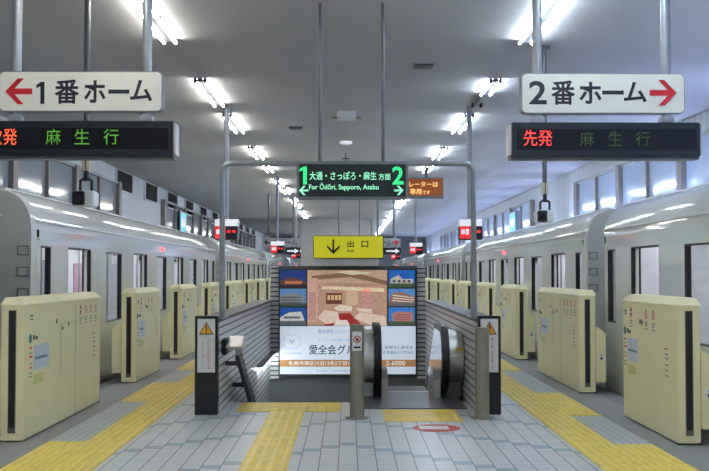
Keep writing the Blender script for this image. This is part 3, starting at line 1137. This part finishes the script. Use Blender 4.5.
for side in (-1, 1):
    nm = '1' if side < 0 else '2'
    sx0, sx1, sy0, sy1 = (-1, 162.5, 71.5, 111.5) if side < 0 else (521.5, 684.5, 73.5, 113.5)
    poles = (15.5, 146.5) if side < 0 else (538, 667)
    lx0, lx1, ly0, ly1 = (-14, 174, 121.5, 156.5) if side < 0 else (511, 699, 123, 157)
    e = empty('platform_sign', (0, PY, 0), 'white hanging sign for platform %s with a red arrow' % ('one' if side < 0 else 'two'), 'sign', 'white platform number signs')
    x0, z0 = Px(sx0, sy1)
    x1, z1 = Px(sx1, sy0)
    MB().prism(rrect(x0, x1, z0, z1, .05), 'y', 0, .12).build('casing', M['gtrim'], e, smooth=30)
    MB().prism(rrect(x0 + .008, x1 - .008, z0 + .008, z1 - .008, .045), 'y', -.006, .0).build('white_face', M['sign_w'], e, smooth=30)
    lz0, lz1 = Px(0, ly1)[1], Px(0, ly0)[1]
    for pxx in poles:
        X = Px(pxx, 0)[0]
        MB().tube([(X, .06, lz1 + .012), (X, .06, HC)], .047, 16).build('hanging_pole', M['pole'], e, smooth=40)
        MB().box(X - .06, X + .06, -.01, .13, lz1 + .006, lz1 + .07).build('pole_clamp', M['pole'], e, bevel=.01)

    def pt(t, xa, ya, xb, yb, m_=M['ink'], bold=.022):
        a0, a1 = Px(xa, yb), Px(xb, ya)
        text(t, (a0[0], a1[0], a0[1], a1[1]), -.008, m_, e, bold=bold)
    if side < 0:
        a0, a1 = Px(36.5, 104), Px(44.8, 82)
        numeral_one(a0[0], a1[0], a0[1], a1[1], -.008, M['ink'], e)
        for ch, xa, ya, xb, yb in (('番', 54.5, 79.5, 79.5, 104), ('ホ', 84, 80.5, 106, 103), ('ー', 108.5, 89.5, 129.5, 94), ('ム', 130, 80, 152.5, 101.5)):
            pt(ch, xa, ya, xb, yb)
        b = MB()
        cx_, cz_ = Px(19, 91.5)
        sg = -1
    else:
        pt('2', 529, 81, 546.5, 104.5, bold=.02)
        for ch, xa, ya, xb, yb in (('番', 551, 80.5, 575, 105), ('ホ', 579, 82, 601.5, 104), ('ー', 602, 90.5, 623.5, 94.8), ('ム', 623.5, 82, 646.5, 102.5)):
            pt(ch, xa, ya, xb, yb)
        b = MB()
        cx_, cz_ = Px(663, 93)
        sg = 1
    u = 13.5 / sP
    th = 2.9 / sP
    b.box(min(cx_ - sg * u, cx_ + sg * u * .55), max(cx_ - sg * u, cx_ + sg * u * .55), -.009, -.006, cz_ - th, cz_ + th)
    tip = cx_ + sg * u
    hh = 13 / sP
    for v_ in (-1, 1):
        b.prism([(tip, cz_), (tip - sg * hh * .95, cz_ + v_ * hh), (tip - sg * hh * 1.42, cz_ + v_ * hh), (tip - sg * hh * .5, cz_)], 'y', -.0095, -.006)
    b.build('red_arrow', M['red'], e)
    if side < 0:
        b = MB()
        c0 = Px(154, 105.5)
        b.disc(c0[0], -.006, c0[1], .026, mi=0)
        b.build('round_sticker', M['white'], e)

    # LED departure board under it
    e = empty('departure_board', (0, PY, 0), 'dark LED departure board under the white platform %s sign' % ('one' if side < 0 else 'two'), 'display board', 'LED departure boards')
    x0, z0 = Px(lx0, ly1)
    x1, z1 = Px(lx1, ly0)
    MB().box(x0, x1, -.04, .2, z0, z1).build('casing', M['led_case'], e, bevel=.008)
    wz0, wz1 = z0 + (z1 - z0) * .2, z0 + (z1 - z0) * .8
    MB().box(x0 + .05, x1 - .05, -.042, -.038, wz0, wz1).build('display_window', M['led_win'], e)
    MB().box(x0 - .02, x0, -.03, .19, z0 + .02, z1 - .02).build('end_cap', M['steel'], e)
    MB().box(x1, x1 + .02, -.03, .19, z0 + .02, z1 - .02).build('end_cap', M['steel'], e)
    MB().box(x0, x1, .0, .18, z0 - .02, z0).build('under_tray', M['pole_d'], e)

    def dt(t, xa, ya, xb, yb, m_, bold=.0):
        a0, a1 = Px(xa, yb), Px(xb, ya)
        text(t, (a0[0], a1[0], a0[1], a1[1]), -.0445, m_, e, bold=bold)
    if side < 0:
        dt('次発', -10, 129, 18.5, 145.5, M['led_or'])
        for ch, xa in (('麻', 47), ('生', 75.5), ('行', 104.5)):
            dt(ch, xa, 129.5, xa + 15, 145, M['led_gr'])
    else:
        dt('先発', 523, 130.5, 551.5, 146.5, M['led_rd'])
        for ch, xa in (('麻', 579), ('生', 607), ('行', 634.5)):
            dt(ch, xa, 132, xa + 14, 146.5, M['led_dk'])

# ------------------------------------------------------------------ cameras hanging over the platform edges
for (x, yb, Yc, lb) in ((86, 200, 11.5, 'platform one'), (545, 217.5, 14.3, 'platform two')):
    p = px(x, yb, Yc)
    e = empty('surveillance_camera', (p.x, Yc, p.z), 'white boxed camera on a dark pole over the %s edge' % lb, 'camera', 'edge cameras')
    MB().tube([(0, 0, .32), (0, 0, HC - p.z)], .032, 12).build('hanging_pole', M['pole_d'], e, smooth=40)
    MB().tube([(0, 0, HC - p.z - .03), (0, 0, HC - p.z)], .08, 16).build('ceiling_plate', M['pole_d'], e, smooth=40)
    b = MB()
    b.box(-.04, .04, -.03, .05, .3, .46)
    b.build('junction_box', M['beige'], e, bevel=.008)
    b = MB()
    b.tube([(-.06, 0, .1), (-.06, 0, .2), (0, 0, .24), (.06, 0, .2), (.06, 0, .1)], .016, 8)
    b.tube([(0, 0, .2), (0, 0, .34)], .028, 10)
    b.build('yoke', M['black'], e, smooth=40)
    MB().box(-.12, .1, -.1, .16, -.065, .09).build('housing', M['white'], e, bevel=.012)
    MB().box(-.115, .01, -.125, -.09, -.06, .085).build('lens_hood', M['black'], e, bevel=.01)
    MB().tube([(-.06, -.13, .01), (-.06, -.12, .01)], .04, 16).build('lens', M['black_g'], e)

# ------------------------------------------------------------------ red lit indicators on ceiling poles
rn = {-1: 0, 1: 0}
for s in (-1, 1):
    for Yc in ((19.4, 33.5, 45.5) if s < 0 else (19.4, 35.0, 50.0)):
        X = s * 2.16
        e = empty('platform_indicator', (X, Yc, 2.12), '%s red and white lit indicator box from the camera on the platform %s side' % (ORD[rn[s]], 'one' if s < 0 else 'two'), 'indicator', 'red lit indicators')
        rn[s] += 1
        MB().tube([(0, .1, .3), (0, .1, HC - 2.12)], .045, 14).build('hanging_pole', M['pole'], e, smooth=40)
        a, c = (-.22, .02) if s < 0 else (-.18, .02)
        MB().box(-.19, .21, 0, .3, 0, .34).build('casing', M['led_case'], e, bevel=.01)
        MB().box(-.19, .21, -.01, .3, .24, .36).build('white_hood', M['white_lit'], e)
        MB().box(-.185, .0, -.012, -.0, .02, .235).build('red_face', M['red_lit'], e)
        b = MB()
        b.box(-.16, -.1, -.015, -.012, .1, .18)
        b.box(-.08, -.03, -.015, -.012, .09, .19)
        b.build('white_mark', M['white_lit'], e)
        b = MB()
        b.box(.03, .09, -.004, 0, .12, .17)
        b.box(.12, .18, -.004, 0, .12, .17)
        b.build('red_light', M['red_lit'], e)

# far hanging signs
for (xx0, xx1, s) in ((262, 300, -1), (371, 400.5, 1)):
    nm = '1' if s < 0 else '2'
    Yc = 41.0
    sc_ = F / Yc
    x0, x1 = (xx0 - VX) / sc_, (xx1 - VX) / sc_
    z0, z1 = EYE + (VY - 247) / sc_, EYE + (VY - 238) / sc_
    e = empty('platform_sign', (0, Yc, 0), 'small distant white platform %s sign with a dark panel hanging below' % ('one' if s < 0 else 'two'), 'sign', 'distant platform signs')
    MB().box(x0, x1, 0, .12, z0, z1).build('white_face', M['frame_l'], e)
    w_ = x1 - x0
    if s < 0:
        text('1番ホーム', (x0 + .35, x1 - .1, z0 + .06, z1 - .06), -.004, M['ink'], e, bold=.02)
        ar = [(x0 + .06, 1)]
    else:
        text('2番ホーム', (x0 + .1, x1 - .38, z0 + .06, z1 - .06), -.004, M['ink'], e, bold=.02)
        ar = [(x1 - .06, -1)]
    b = MB()
    zc = (z0 + z1) / 2
    for (tip, d_) in ar:
        b.prism([(tip, zc), (tip + d_ * .13, zc + .12), (tip + d_ * .13, zc + .03), (tip + d_ * .25, zc + .03), (tip + d_ * .25, zc - .03), (tip + d_ * .13, zc - .03), (tip + d_ * .13, zc - .12)], 'y', -.006, 0)
    b.build('arrow', M['ink'] if s < 0 else M['red'], e)
    xa, xb = ((284 - VX) / sc_, (300 - VX) / sc_) if s < 0 else ((383 - VX) / sc_, (401 - VX) / sc_)
    za, zb = EYE + (VY - 254.5) / sc_, EYE + (VY - 247.6) / sc_
    MB().box(xa, xb, 0, .12, za, zb).build('dark_panel', M['led_case'], e)
    b = MB()
    zc = (za + zb) / 2
    b.box(xa + .12, xb - .2, -.006, 0, zc - .03, zc + .03)
    b.prism([(xb - .05, zc), (xb - .2, zc + .09), (xb - .2, zc - .09)], 'y', -.006, 0)
    b.build('lit_arrow', M['white_lit'], e)
    for X in (x0 + .25, x1 - .25):
        MB().tube([(X, .06, z1 - .01), (X, .06, HC)], .045, 10).build('hanging_pole', M['pole_d'], e, smooth=40)

# ------------------------------------------------------------------ ceiling lamps


def lamp_fixture(name, m_, missing=False):
    e = empty(name, (0, 0, 0), 'x', 'ceiling lamp')
    b = MB()
    b.box(-.035, .035, 0, 2.5, -.05, 0)
    b.build('lamp_housing', M['fix'], e)
    for k in range(2):
        if missing and k == 1:
            continue
        for sx in (-.075, .075):
            y0 = .03 + k * 1.24
            MB().tube([(sx, y0, -.058), (sx, y0 + 1.2, -.058)], .0165, 8).build('tube', m_, e, smooth=50)
    for y0 in (.0, 1.235, 2.47):
        b = MB()
        for sx in (-.075, .075):
            b.box(sx - .02, sx + .02, y0, y0 + .03, -.08, -.0)
        b.box(-.08, .08, y0, y0 + .03, -.052, -.03)
        b.build('lamp_holder', M['dgrey'], e)
    return e


starts = []
for k in range(-3, 9):
    starts += [7.65 + 9 * k, 11.35 + 9 * k]
starts = [y for y in starts if y < Y1 - 4]
for s in (-1, 1):
    proto = lamp_fixture('ceiling_lamp', M['tube_n'] if s < 0 else M['tube_b'])
    first = True
    vis = 0
    for y in starts:
        if s < 0 and 58 < y < 65:
            continue
        if s > 0 and abs(y - 16.65) < .1:
            o = lamp_fixture('ceiling_lamp', M['tube_b'], missing=True)
        elif first:
            o = proto
            first = False
        else:
            o = copy_tree(proto)
        o.location = (s * 2.25, y, HC)
        if y < 10:
            o['label'] = 'fluorescent ceiling lamp above the camera, row on the platform %s side' % ('one' if s < 0 else 'two')
        else:
            o['label'] = '%s twin-tube fluorescent lamp from the camera in the ceiling row on the platform %s side' % (ORD[vis], 'one' if s < 0 else 'two')
            vis += 1
            if s > 0 and abs(y - 16.65) < .1:
                o['label'] = 'fluorescent ceiling lamp lit in its front half only, platform two row'
        o['group'] = 'fluorescent lamps, platform %s row' % ('1' if s < 0 else '2')

# added blue tube lights, unseen behind the train roof, that tint wall and ceiling
tp = None
for i, y in enumerate([-14 + 4.88 * k for k in range(22)]):
    if tp is None:
        o = empty('added_blue_light', (0, 0, 0), 'x', 'added light')
        MB().box(-.08, 0, 0, 2.5, -.06, .02).build('lamp_housing', M['fix'], o)
        MB().box(-.2, -.08, 0, 2.5, -.07, -.055).build('lower_shield', M['fix'], o)
        MB().tube([(-.13, .03, 0), (-.13, 2.47, 0)], .018, 8).build('tube', M['added_tube'], o, smooth=50)
        tp = o
    else:
        o = copy_tree(tp)
    o.location = (WX - .15, y, 2.72)
    o['label'] = 'added blue tube light, unseen behind the roof of the train at platform two'
    o['group'] = 'added blue lights over the platform two track'

# small ceiling fittings
p = px(346.5, 110, 20.0)
e = empty('emergency_light', (p.x, 20.0, HC), 'small white box fitting in the middle of the ceiling', 'ceiling fitting')
MB().box(-.17, .17, 0, .5, -.12, 0).build('body', M['white'], e, bevel=.01)
MB().box(-.27, .27, .2, .26, -.12, -.09).build('mounting_bar', M['gtrim'], e)
for (x, y, Yc, w_, lb) in ((424, 61.5, 15.45, .13, 'dark slim ceiling fitting nearer the camera, toward the platform two row'), (295.5, 126, 22.2, .13, 'dark slim ceiling fitting toward the platform one row')):
    p = px(x, y, Yc)
    e = empty('ceiling_vent', (p.x, Yc, HC), lb, 'ceiling fitting')
    MB().box(-w_, w_, 0, .3, -.03, 0).build('grille', M['dgrey'], e)
    MB().box(-w_ - .03, w_ + .03, -.03, .33, -.012, 0).build('grille_rim', M['frame_l'], e)
p = px(346, 141.5, 24.8)
e = empty('smoke_detector', (p.x, 24.8, HC), 'round white smoke detector on the middle of the ceiling', 'smoke detector')
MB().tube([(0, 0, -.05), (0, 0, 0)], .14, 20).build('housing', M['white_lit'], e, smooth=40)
MB().tube([(0, 0, -.08), (0, 0, -.05)], .07, 16).build('sensor_cap', M['white'], e, smooth=40)
p = px(346, 153, 27.2)
e = empty('sprinkler', (p.x, 27.2, HC), 'tiny dark sprinkler head on a stem under the ceiling', 'sprinkler')
MB().tube([(0, 0, -.3), (0, 0, 0)], .02, 8).build('stem', M['dgrey'], e)
MB().tube([(0, 0, -.16), (0, 0, -.13)], .1, 12).build('plate', M['dgrey'], e)

# ------------------------------------------------------------------ trains
CL = 16.85
CW = 2.86
DOORS = [2.125 + PITCH * j for j in range(4)]
DW = .62
HOLES = []                     # (y0, y1, z0, z1)
for d in DOORS:
    HOLES.append((d - DW, d + DW, 0.02, 1.86, 'door'))
for a in (DOORS[0] + PITCH / 2, DOORS[1] + PITCH / 2, DOORS[2] + PITCH / 2):
    HOLES.append((a - .56, a + .56, .82, 1.84, 'win'))
HOLES.append((.28, .72, .88, 1.85, 'win'))
HOLES.append((CL - .72, CL - .28, .88, 1.85, 'win'))

PROF = [(0, -.95), (0, .02), (0, .82), (0, .88), (0, 1.84), (0, 1.85), (0, 1.86), (0, 2.03), (.004, 2.10)]
CURVE = [(.012, 2.17), (.035, 2.25), (.07, 2.32), (.12, 2.385), (.19, 2.435), (.27, 2.468), (.34, 2.48)]


def build_car():
    e = empty('train_car', (0, 0, 0), 'x', 'train car')
    ycuts = sorted({0.12, CL - .12} | {h[0] for h in HOLES} | {h[1] for h in HOLES})
    zc = sorted({-.95, 2.03} | {h[2] for h in HOLES} | {h[3] for h in HOLES})
    b = MB()
    for y0, y1 in zip(ycuts[:-1], ycuts[1:]):
        for z0, z1 in zip(zc[:-1], zc[1:]):
            ym, zm = (y0 + y1) / 2, (z0 + z1) / 2
            if any(h[0] < ym < h[1] and h[2] < zm < h[3] for h in HOLES):
                continue
            b.quad((0, y0, z0), (0, y1, z0), (0, y1, z1), (0, y0, z1))
    up = [(0, 2.03), (.004, 2.10)] + CURVE
    ys = [.12, 4, 8, 12, CL - .12]
    for y0, y1 in zip(ys[:-1], ys[1:]):
        for p, q in zip(up[:-1], up[1:]):
            b.quad((p[0], y0, p[1]), (p[0], y1, p[1]), (q[0], y1, q[1]), (q[0], y0, q[1]))
    # far side, plain
    far = [(CW, -.95), (CW, 2.03)] + [(CW - x, z) for x, z in up[1:]]
    for p, q in zip(far[:-1], far[1:]):
        b.quad((p[0], .12, p[1]), (p[0], CL - .12, p[1]), (q[0], CL - .12, q[1]), (q[0], .12, q[1]))
    # rounded corners towards the ends
    full = [(0, -.95)] + up
    full = full + [(CW - x, z) for x, z in full[::-1]]
    cx, cz = CW / 2, .8

    def shrink(d):
        return [(x + (d if x < cx else -d), z - (d if z > 2.1 else 0) * .6) for x, z in full]
    for (ya, da), (yb, db) in (((.12, 0), (.07, .008)), ((.07, .008), (.03, .02)), ((.03, .02), (0, .03))):
        A_, B_ = shrink(da), shrink(db)
        for i in range(len(full) - 1):
            b.quad((A_[i][0], ya, A_[i][1]), (A_[i + 1][0], ya, A_[i + 1][1]), (B_[i + 1][0], yb, B_[i + 1][1]), (B_[i][0], yb, B_[i][1]))
            b.quad((A_[i][0], CL - ya, A_[i][1]), (A_[i + 1][0], CL - ya, A_[i + 1][1]), (B_[i + 1][0], CL - yb, B_[i + 1][1]), (B_[i][0], CL - yb, B_[i][1]))
    me = b.build('body_shell', M['train'], e, smooth=35)
    bm = bmesh.new()
    bm.from_mesh(me.data)
    bmesh.ops.remove_doubles(bm, verts=bm.verts, dist=.0005)
    bmesh.ops.recalc_face_normals(bm, faces=bm.faces)
    bm.to_mesh(me.data)
    bm.free()
    for p in me.data.polygons:
        p.use_smooth = True
    me.data.set_sharp_from_angle(angle=math.radians(35))
    b = MB()
    sh = shrink(.03)
    MB().poly([(x, 0, z) for x, z in sh]).build('end_wall', M['train_end'], e)
    MB().poly([(x, CL, z) for x, z in sh]).build('end_wall', M['train_end'], e)
    # roof with gutter lip
    b = MB()
    rf = [(.34, 2.45), (.34, 2.5), (.38, 2.505), (.42, 2.48), (.8, 2.56), (CW / 2, 2.62), (CW - .8, 2.56), (CW - .42, 2.48), (CW - .34, 2.5), (CW - .34, 2.45)]
    b.prism(rf, 'y', .06, CL - .06)
    b.build('roof', M['roof'], e)
    # rain strip along the side
    MB().box(-.014, .01, .1, CL - .1, 2.115, 2.135).build('rain_strip', M['roof'], e)
    # steps on the end walls
    for ye in (0, CL):
        o = -.018 if ye == 0 else .018
        for z in (1.79, 1.555, 1.32):
            b = MB()
            for (xa, xb, za, zb) in ((.05, .18, z + .044, z + .053), (.05, .18, z - .053, z - .044), (.05, .059, z - .053, z + .053), (.171, .18, z - .053, z + .053)):
                b.box(xa, xb, min(ye, ye + o), max(ye, ye + o), za, zb)
            b.build('end_step', M['gtrim'], e)
    # doors: black jambs, open leaves behind the wall; windows with dark frames and panes
    for (y0, y1, z0, z1, kd) in HOLES:
        b = MB()
        t = .018
        dp = .12 if kd == 'door' else .07
        b.box(.002, dp, y0, y0 + t, z0, z1)
        b.box(.002, dp, y1 - t, y1, z0, z1)
        b.box(.002, dp, y0, y1, z1 - t, z1)
        if kd == 'win':
            b.box(.002, dp, y0, y1, z0, z0 + t)
        if kd == 'door':
            b.build('door_frame', M['black'], e)
            for (ya, yb) in ((y0 - .5, y0 + .05), (y1 - .05, y1 + .5)):
                MB().box(.05, .085, ya, yb, .03, 1.9).build('door_leaf', M['train_end'], e)
        else:
            f_ = b.build('window_frame', M['black'], e)
            MB().box(.03, .036, y0 + t, y1 - t, z0 + t, z1 - t).build('pane', M['pane'], f_)
    # side lamp
    b = MB()
    b.tube([(-.035, CL / 2, 1.98), (.01, CL / 2, 1.98)], .036, 14)
    b.build('side_lamp', M['ramp_red'], e)
    # interior
    b = MB()
    b.box(.12, CW - .12, .1, CL - .1, -.06, 0.0, 1)
    b.box(.14, CW - .1, .1, CL - .1, 2.13, 2.18, 0)
    b.box(CW - .12, CW - .08, .1, CL - .1, 0, 2.13, 0)
    b.box(.12, CW - .12, .1, .15, 0, 2.13, 0)
    b.box(.12, CW - .12, CL - .15, CL - .1, 0, 2.13, 0)
    b.build('cabin_lining', [M['inner'], M['inner_f']], e)
    b = MB()
    b.box(.75, .9, .4, CL - .4, 2.1, 2.13)
    b.box(CW - .9, CW - .75, .4, CL - .4, 2.1, 2.13)
    b.build('strip_light', M['strip'], e)
    b = MB()
    for d in DOORS:
        b.box(CW - .13, CW - .12, d - .6, d + .6, .7, 1.8)
    b.build('far_door_glass', M['glass_hi'], e)
    for a, c in ((DOORS[0] + .75, DOORS[1] - .75), (DOORS[1] + .75, DOORS[2] - .75), (DOORS[2] + .75, DOORS[3] - .75)):
        b = MB()
        b.box(CW - .6, CW - .12, a, c, .3, .44)
        b.box(CW - .24, CW - .12, a, c, .44, .92)
        b.build('bench_seat', M['seat'], e, bevel=.03)
        b = MB()
        for y in (a, c):
            b.tube([(CW - .62, y, .0), (CW - .62, y, 2.12)], .018, 8)
            b.tube([(.72, y, .0), (.72, y, 2.12)], .018, 8)
        b.build('grab_pole', M['steel'], e, smooth=40)
        b = MB()
        b.box(.55, .56, a + .2, a + .75, 1.72, 2.12, 0)
        b.box(.548, .562, a + .25, a + .7, 1.78, 1.86, 1)
        b.build('hanging_poster', [M['white'], M['ink'], M['pink']], e)
        b = MB()
        b.box(1.6, 1.61, c - .8, c - .25, 1.72, 2.12, 0)
        b.box(1.598, 1.612, c - .7, c - .35, 1.9, 1.98, 2)
        b.build('hanging_poster', [M['white'], M['ink'], M['pink']], e)
        MB().box(CW - .14, CW - .12, a + .5, a + 1.2, 1.0, 1.75).build('wall_poster', M['pink'], e)
    # gangway bellows and underframe
    b = MB()
    b.box(.75, CW - .75, -.52, .0, -.1, 2.05)
    b.build('gangway', M['gangway'], e)
    b = MB()
    b.box(.25, CW - .25, .3, CL - .3, -1.28, -.9)
    b.build('underframe', M['black'], e)
    return e


car = build_car()
names = {-1: 'platform one', 1: 'platform two'}
first = True
for s in (-1, 1):
    vis = 0
    for k in range(-1, 5):
        y0 = CPL[s] + .55 + k * PER + (.08 if s < 0 else 0)
        if y0 + CL > Y1 - .5:
            continue
        o = car if first else copy_tree(car)
        first = False
        if s > 0:
            o.location = (TS, y0, 0)
            o.rotation_euler = (0, 0, 0)
        else:
            o.location = (-TS, y0 + CL, 0)
            o.rotation_euler = (0, 0, PI)
        o['label'] = '%s pale grey subway car from the camera standing at %s' % (ORD[vis], names[s])
        vis += 1
        o['group'] = 'subway cars at ' + names[s]


# ------------------------------------------------------------------ platform gates
GX0, GX1 = 2.96, 3.17           # inner and outer faces of the cabinets
GW = GX1 - GX0


def build_gate(L, short):
    """local frame: x = 0 on the platform face, + towards the train, y = 0 at the near end"""
    e = empty('platform_gate', (0, 0, 0), 'x', 'platform gate')
    b = MB()
    b.prism([(0, .012), (GW, .012), (GW, 1.24), (0, 1.24)], 'y', 0, L)
    b.build('cabinet', M['cream'], e, bevel=.008)
    b = MB()
    # lid with sloping edges
    o_, i_ = .005, .05
    lo = [(-o_, -o_), (GW + o_, -o_), (GW + o_, L + o_), (-o_, L + o_)]
    hi = [(i_, i_ * 1.6), (GW - .01, i_ * 1.6), (GW - .01, L - i_ * 1.6), (i_, L - i_ * 1.6)]
    v = [(x, y, 1.235) for x, y in lo] + [(x, y, 1.25) for x, y in lo] + [(x, y, 1.315) for x, y in hi]
    fs = [(3, 2, 1, 0), (8, 9, 10, 11)]
    for r in (0, 4):
        fs += [(r + i, r + (i + 1) % 4, r + 4 + (i + 1) % 4, r + 4 + i) for i in range(4)]
    b.add(v, fs)
    b.build('lid', M['cream_d'], e)
    for ye, sg in ((0, -1), (L, 1)):
        ya, yb = sorted((ye, ye + sg * .004))
        MB().box(.072, .142, ya, yb, .08, 1.2).build('slot_frame', M['slot'], e)
        ya, yb = sorted((ye + sg * .004, ye + sg * .006))
        MB().box(.08, .134, ya, yb, .13, 1.195).build('leaf_slot', M['black'], e)
    b = MB()
    n = max(3, int(L / .45))
    for i in range(n):
        yy = .12 + i * (L - .24) / n
        b.box(.02, GW - .02, yy, yy + (L - .24) / n * .72, 0.0, .012)
    b.box(-.004, GW + .01, -.008, .02, 0.0, .012)
    b.build('foot_rail', M['black'], e)
    # sliding leaf drawn back behind the cabinet, chamfered top
    for ya, yb in ((-.02, L * .5 - .02), (L * .5 + .02, L + .02)):
        MB().prism([(GW + .002, .14), (GW + .002, .84), (GW + .03, .84), (GW + .13, .76), (GW + .13, .14)], 'y', ya, yb).build('gate_leaf', M['cream'], e, bevel=.006)
    b = MB()
    b.box(GW + .04, GW + .1, -.023, -.019, .42, .5)
    b.build('leaf_sticker', M['white'], e)
    b = MB()
    b.box(GW + .055, GW + .085, -.025, -.022, .43, .46)
    b.box(GW + .06, GW + .08, -.025, -.022, .475, .49)
    b.build('leaf_pictogram', M['ink'], e)
    # printed matter on the platform face (x = 0); t runs from the end with the notices
    def T(t):
        return L - t

    def st(name, m_, rects, d=.002):
        b = MB()
        for (ta, tb, za, zb) in rects:
            b.box(-d, 0, T(tb), T(ta), za, zb)
        return b.build(name, m_, e)

    def ring(b, t, z, ro, ri):
        for i in range(16):
            a0, a1 = 2 * PI * i / 16, 2 * PI * (i + 1) / 16
            b.quad((-.002, T(t) + ro * math.cos(a0), z + ro * math.sin(a0)), (-.002, T(t) + ro * math.cos(a1), z + ro * math.sin(a1)),
                   (-.002, T(t) + ri * math.cos(a1), z + ri * math.sin(a1)), (-.002, T(t) + ri * math.cos(a0), z + ri * math.sin(a0)))
        k = ro * .75
        b.quad((-.002, T(t) + k, z + k), (-.002, T(t) + k - .016, z + k), (-.002, T(t) - k, z - k), (-.002, T(t) - k + .016, z - k))
    u = .1 if short else .22
    st('notice', M['stk_blue'], [(u + .09, u + (.5 if short else .62), .62, .86)])
    st('notice_line', M['nb'], [(u + .13, u + (.46 if short else .56), .72, .745)], .003)
    st('lower_notice', M['stk_green'], [(u + .1, u + .42, .49, .58)])
    for rc in ((u - .05, u + .03, .83, .85), (u - .05, u + .05, .75, .77), (u - .05, u + .03, .65, .665)):
        st('small_warning', M['txt_red'], [rc])
    st('small_print', M['txt_grey'], [(u - .03, u + .06, 1.1, 1.115), (u - .03, u + .06, 1.13, 1.15), (u - .05, u + .04, .79, .80), (u - .05, u + .05, .69, .70), (u - .05, u + .04, .57, .58), (u - .05, u + .04, .6, .61)])
    b = MB()
    b.prism([(T(u - .02 + .045 * math.cos(i * PI / 8)), .93 + .045 * math.sin(i * PI / 8)) for i in range(16)], 'x', -.002, 0)
    b.build('operator_emblem', M['logo_green'], e)
    st('gate_number', M['ink'], [(u + .07, u + .10, .91, .955), (u + .12, u + .135, .91, .955), (u + .155, u + .18, .91, .945), (u + .2, u + .22, .91, .94)])
    ta, rings = (.34, (.92, 1.18)) if short else (2.12, (2.36, 2.6, 2.84))
    b = MB()
    b.prism([(T(ta - .045), 1.14), (T(ta + .045), 1.14), (T(ta), 1.195)], 'x', -.002, 0)
    b.prism([(T(ta - .045), 1.125), (T(ta + .045), 1.125), (T(ta), 1.07)], 'x', -.002, 0)
    b.build('door_arrows', M['red'], e)
    b = MB()
    for t in rings:
        ring(b, t, 1.13, .045, .032)
    b.build('prohibition_symbols', M['txt_red'], e)
    st('symbol_text', M['txt_grey'], [(t - .05, t + .05, z, z + .01) for t in (ta,) + rings for z in (1.04, 1.015, .98)])
    st('side_notice', M['txt_grey'], [(L - .38, L - .28, z, z + .012) for z in (.58, .63, .68, .74, .78)])
    st('side_notice_heading', M['txt_red'], [(L - .4, L - .28, .83, .842)])
    if not short:
        b = MB()
        b.box(-.003, 0, T(1.28), T(1.276), .5, 1.02)
        b.box(-.003, 0, T(1.9), T(1.896), .02, 1.2)
        b.box(-.003, 0, T(1.9), T(1.28), 1.016, 1.02)
        b.build('hatch_joint', M['cream_j'], e)
    b = MB()
    for (t, zz) in (((.7, 1.05), (.77, 1.04)) if short else ((1.12, 1.05), (1.35, .97), (1.6, 1.0))):
        b.box(-.006, 0, T(t) - .012, T(t) + .012, zz - .022, zz + .022)
    b.build('lock', M['ink'], e)
    return e




def length_kind(a, c):
    return 'long' if c - a > 2.5 else 'short'


proto = {}
for s in (-1, 1):
    vis = 0
    for (a, c) in spans(s):
        kd = length_kind(a, c)
        L = 2 * 0 + (c - a)
        key = kd
        if key in proto:
            o = copy_tree(proto[key])
        else:
            o = build_gate(L, kd == 'short')
            proto[key] = o
        if s > 0:
            o.location = (GX0, a, 0)
            o.rotation_euler = (0, 0, 0)
        else:
            o.location = (-GX0, c, 0)
            o.rotation_euler = (0, 0, PI)
        if c < 9:
            o['label'] = 'cream %s platform gate cabinet beside the camera on the platform %s edge' % (kd, 'one' if s < 0 else 'two')
        else:
            o['label'] = '%s cream gate cabinet from the camera, a %s one, along the platform %s edge' % (ORD[vis], kd, 'one' if s < 0 else 'two')
            vis += 1
        o['group'] = 'gate cabinets, platform %s' % ('1' if s < 0 else '2')
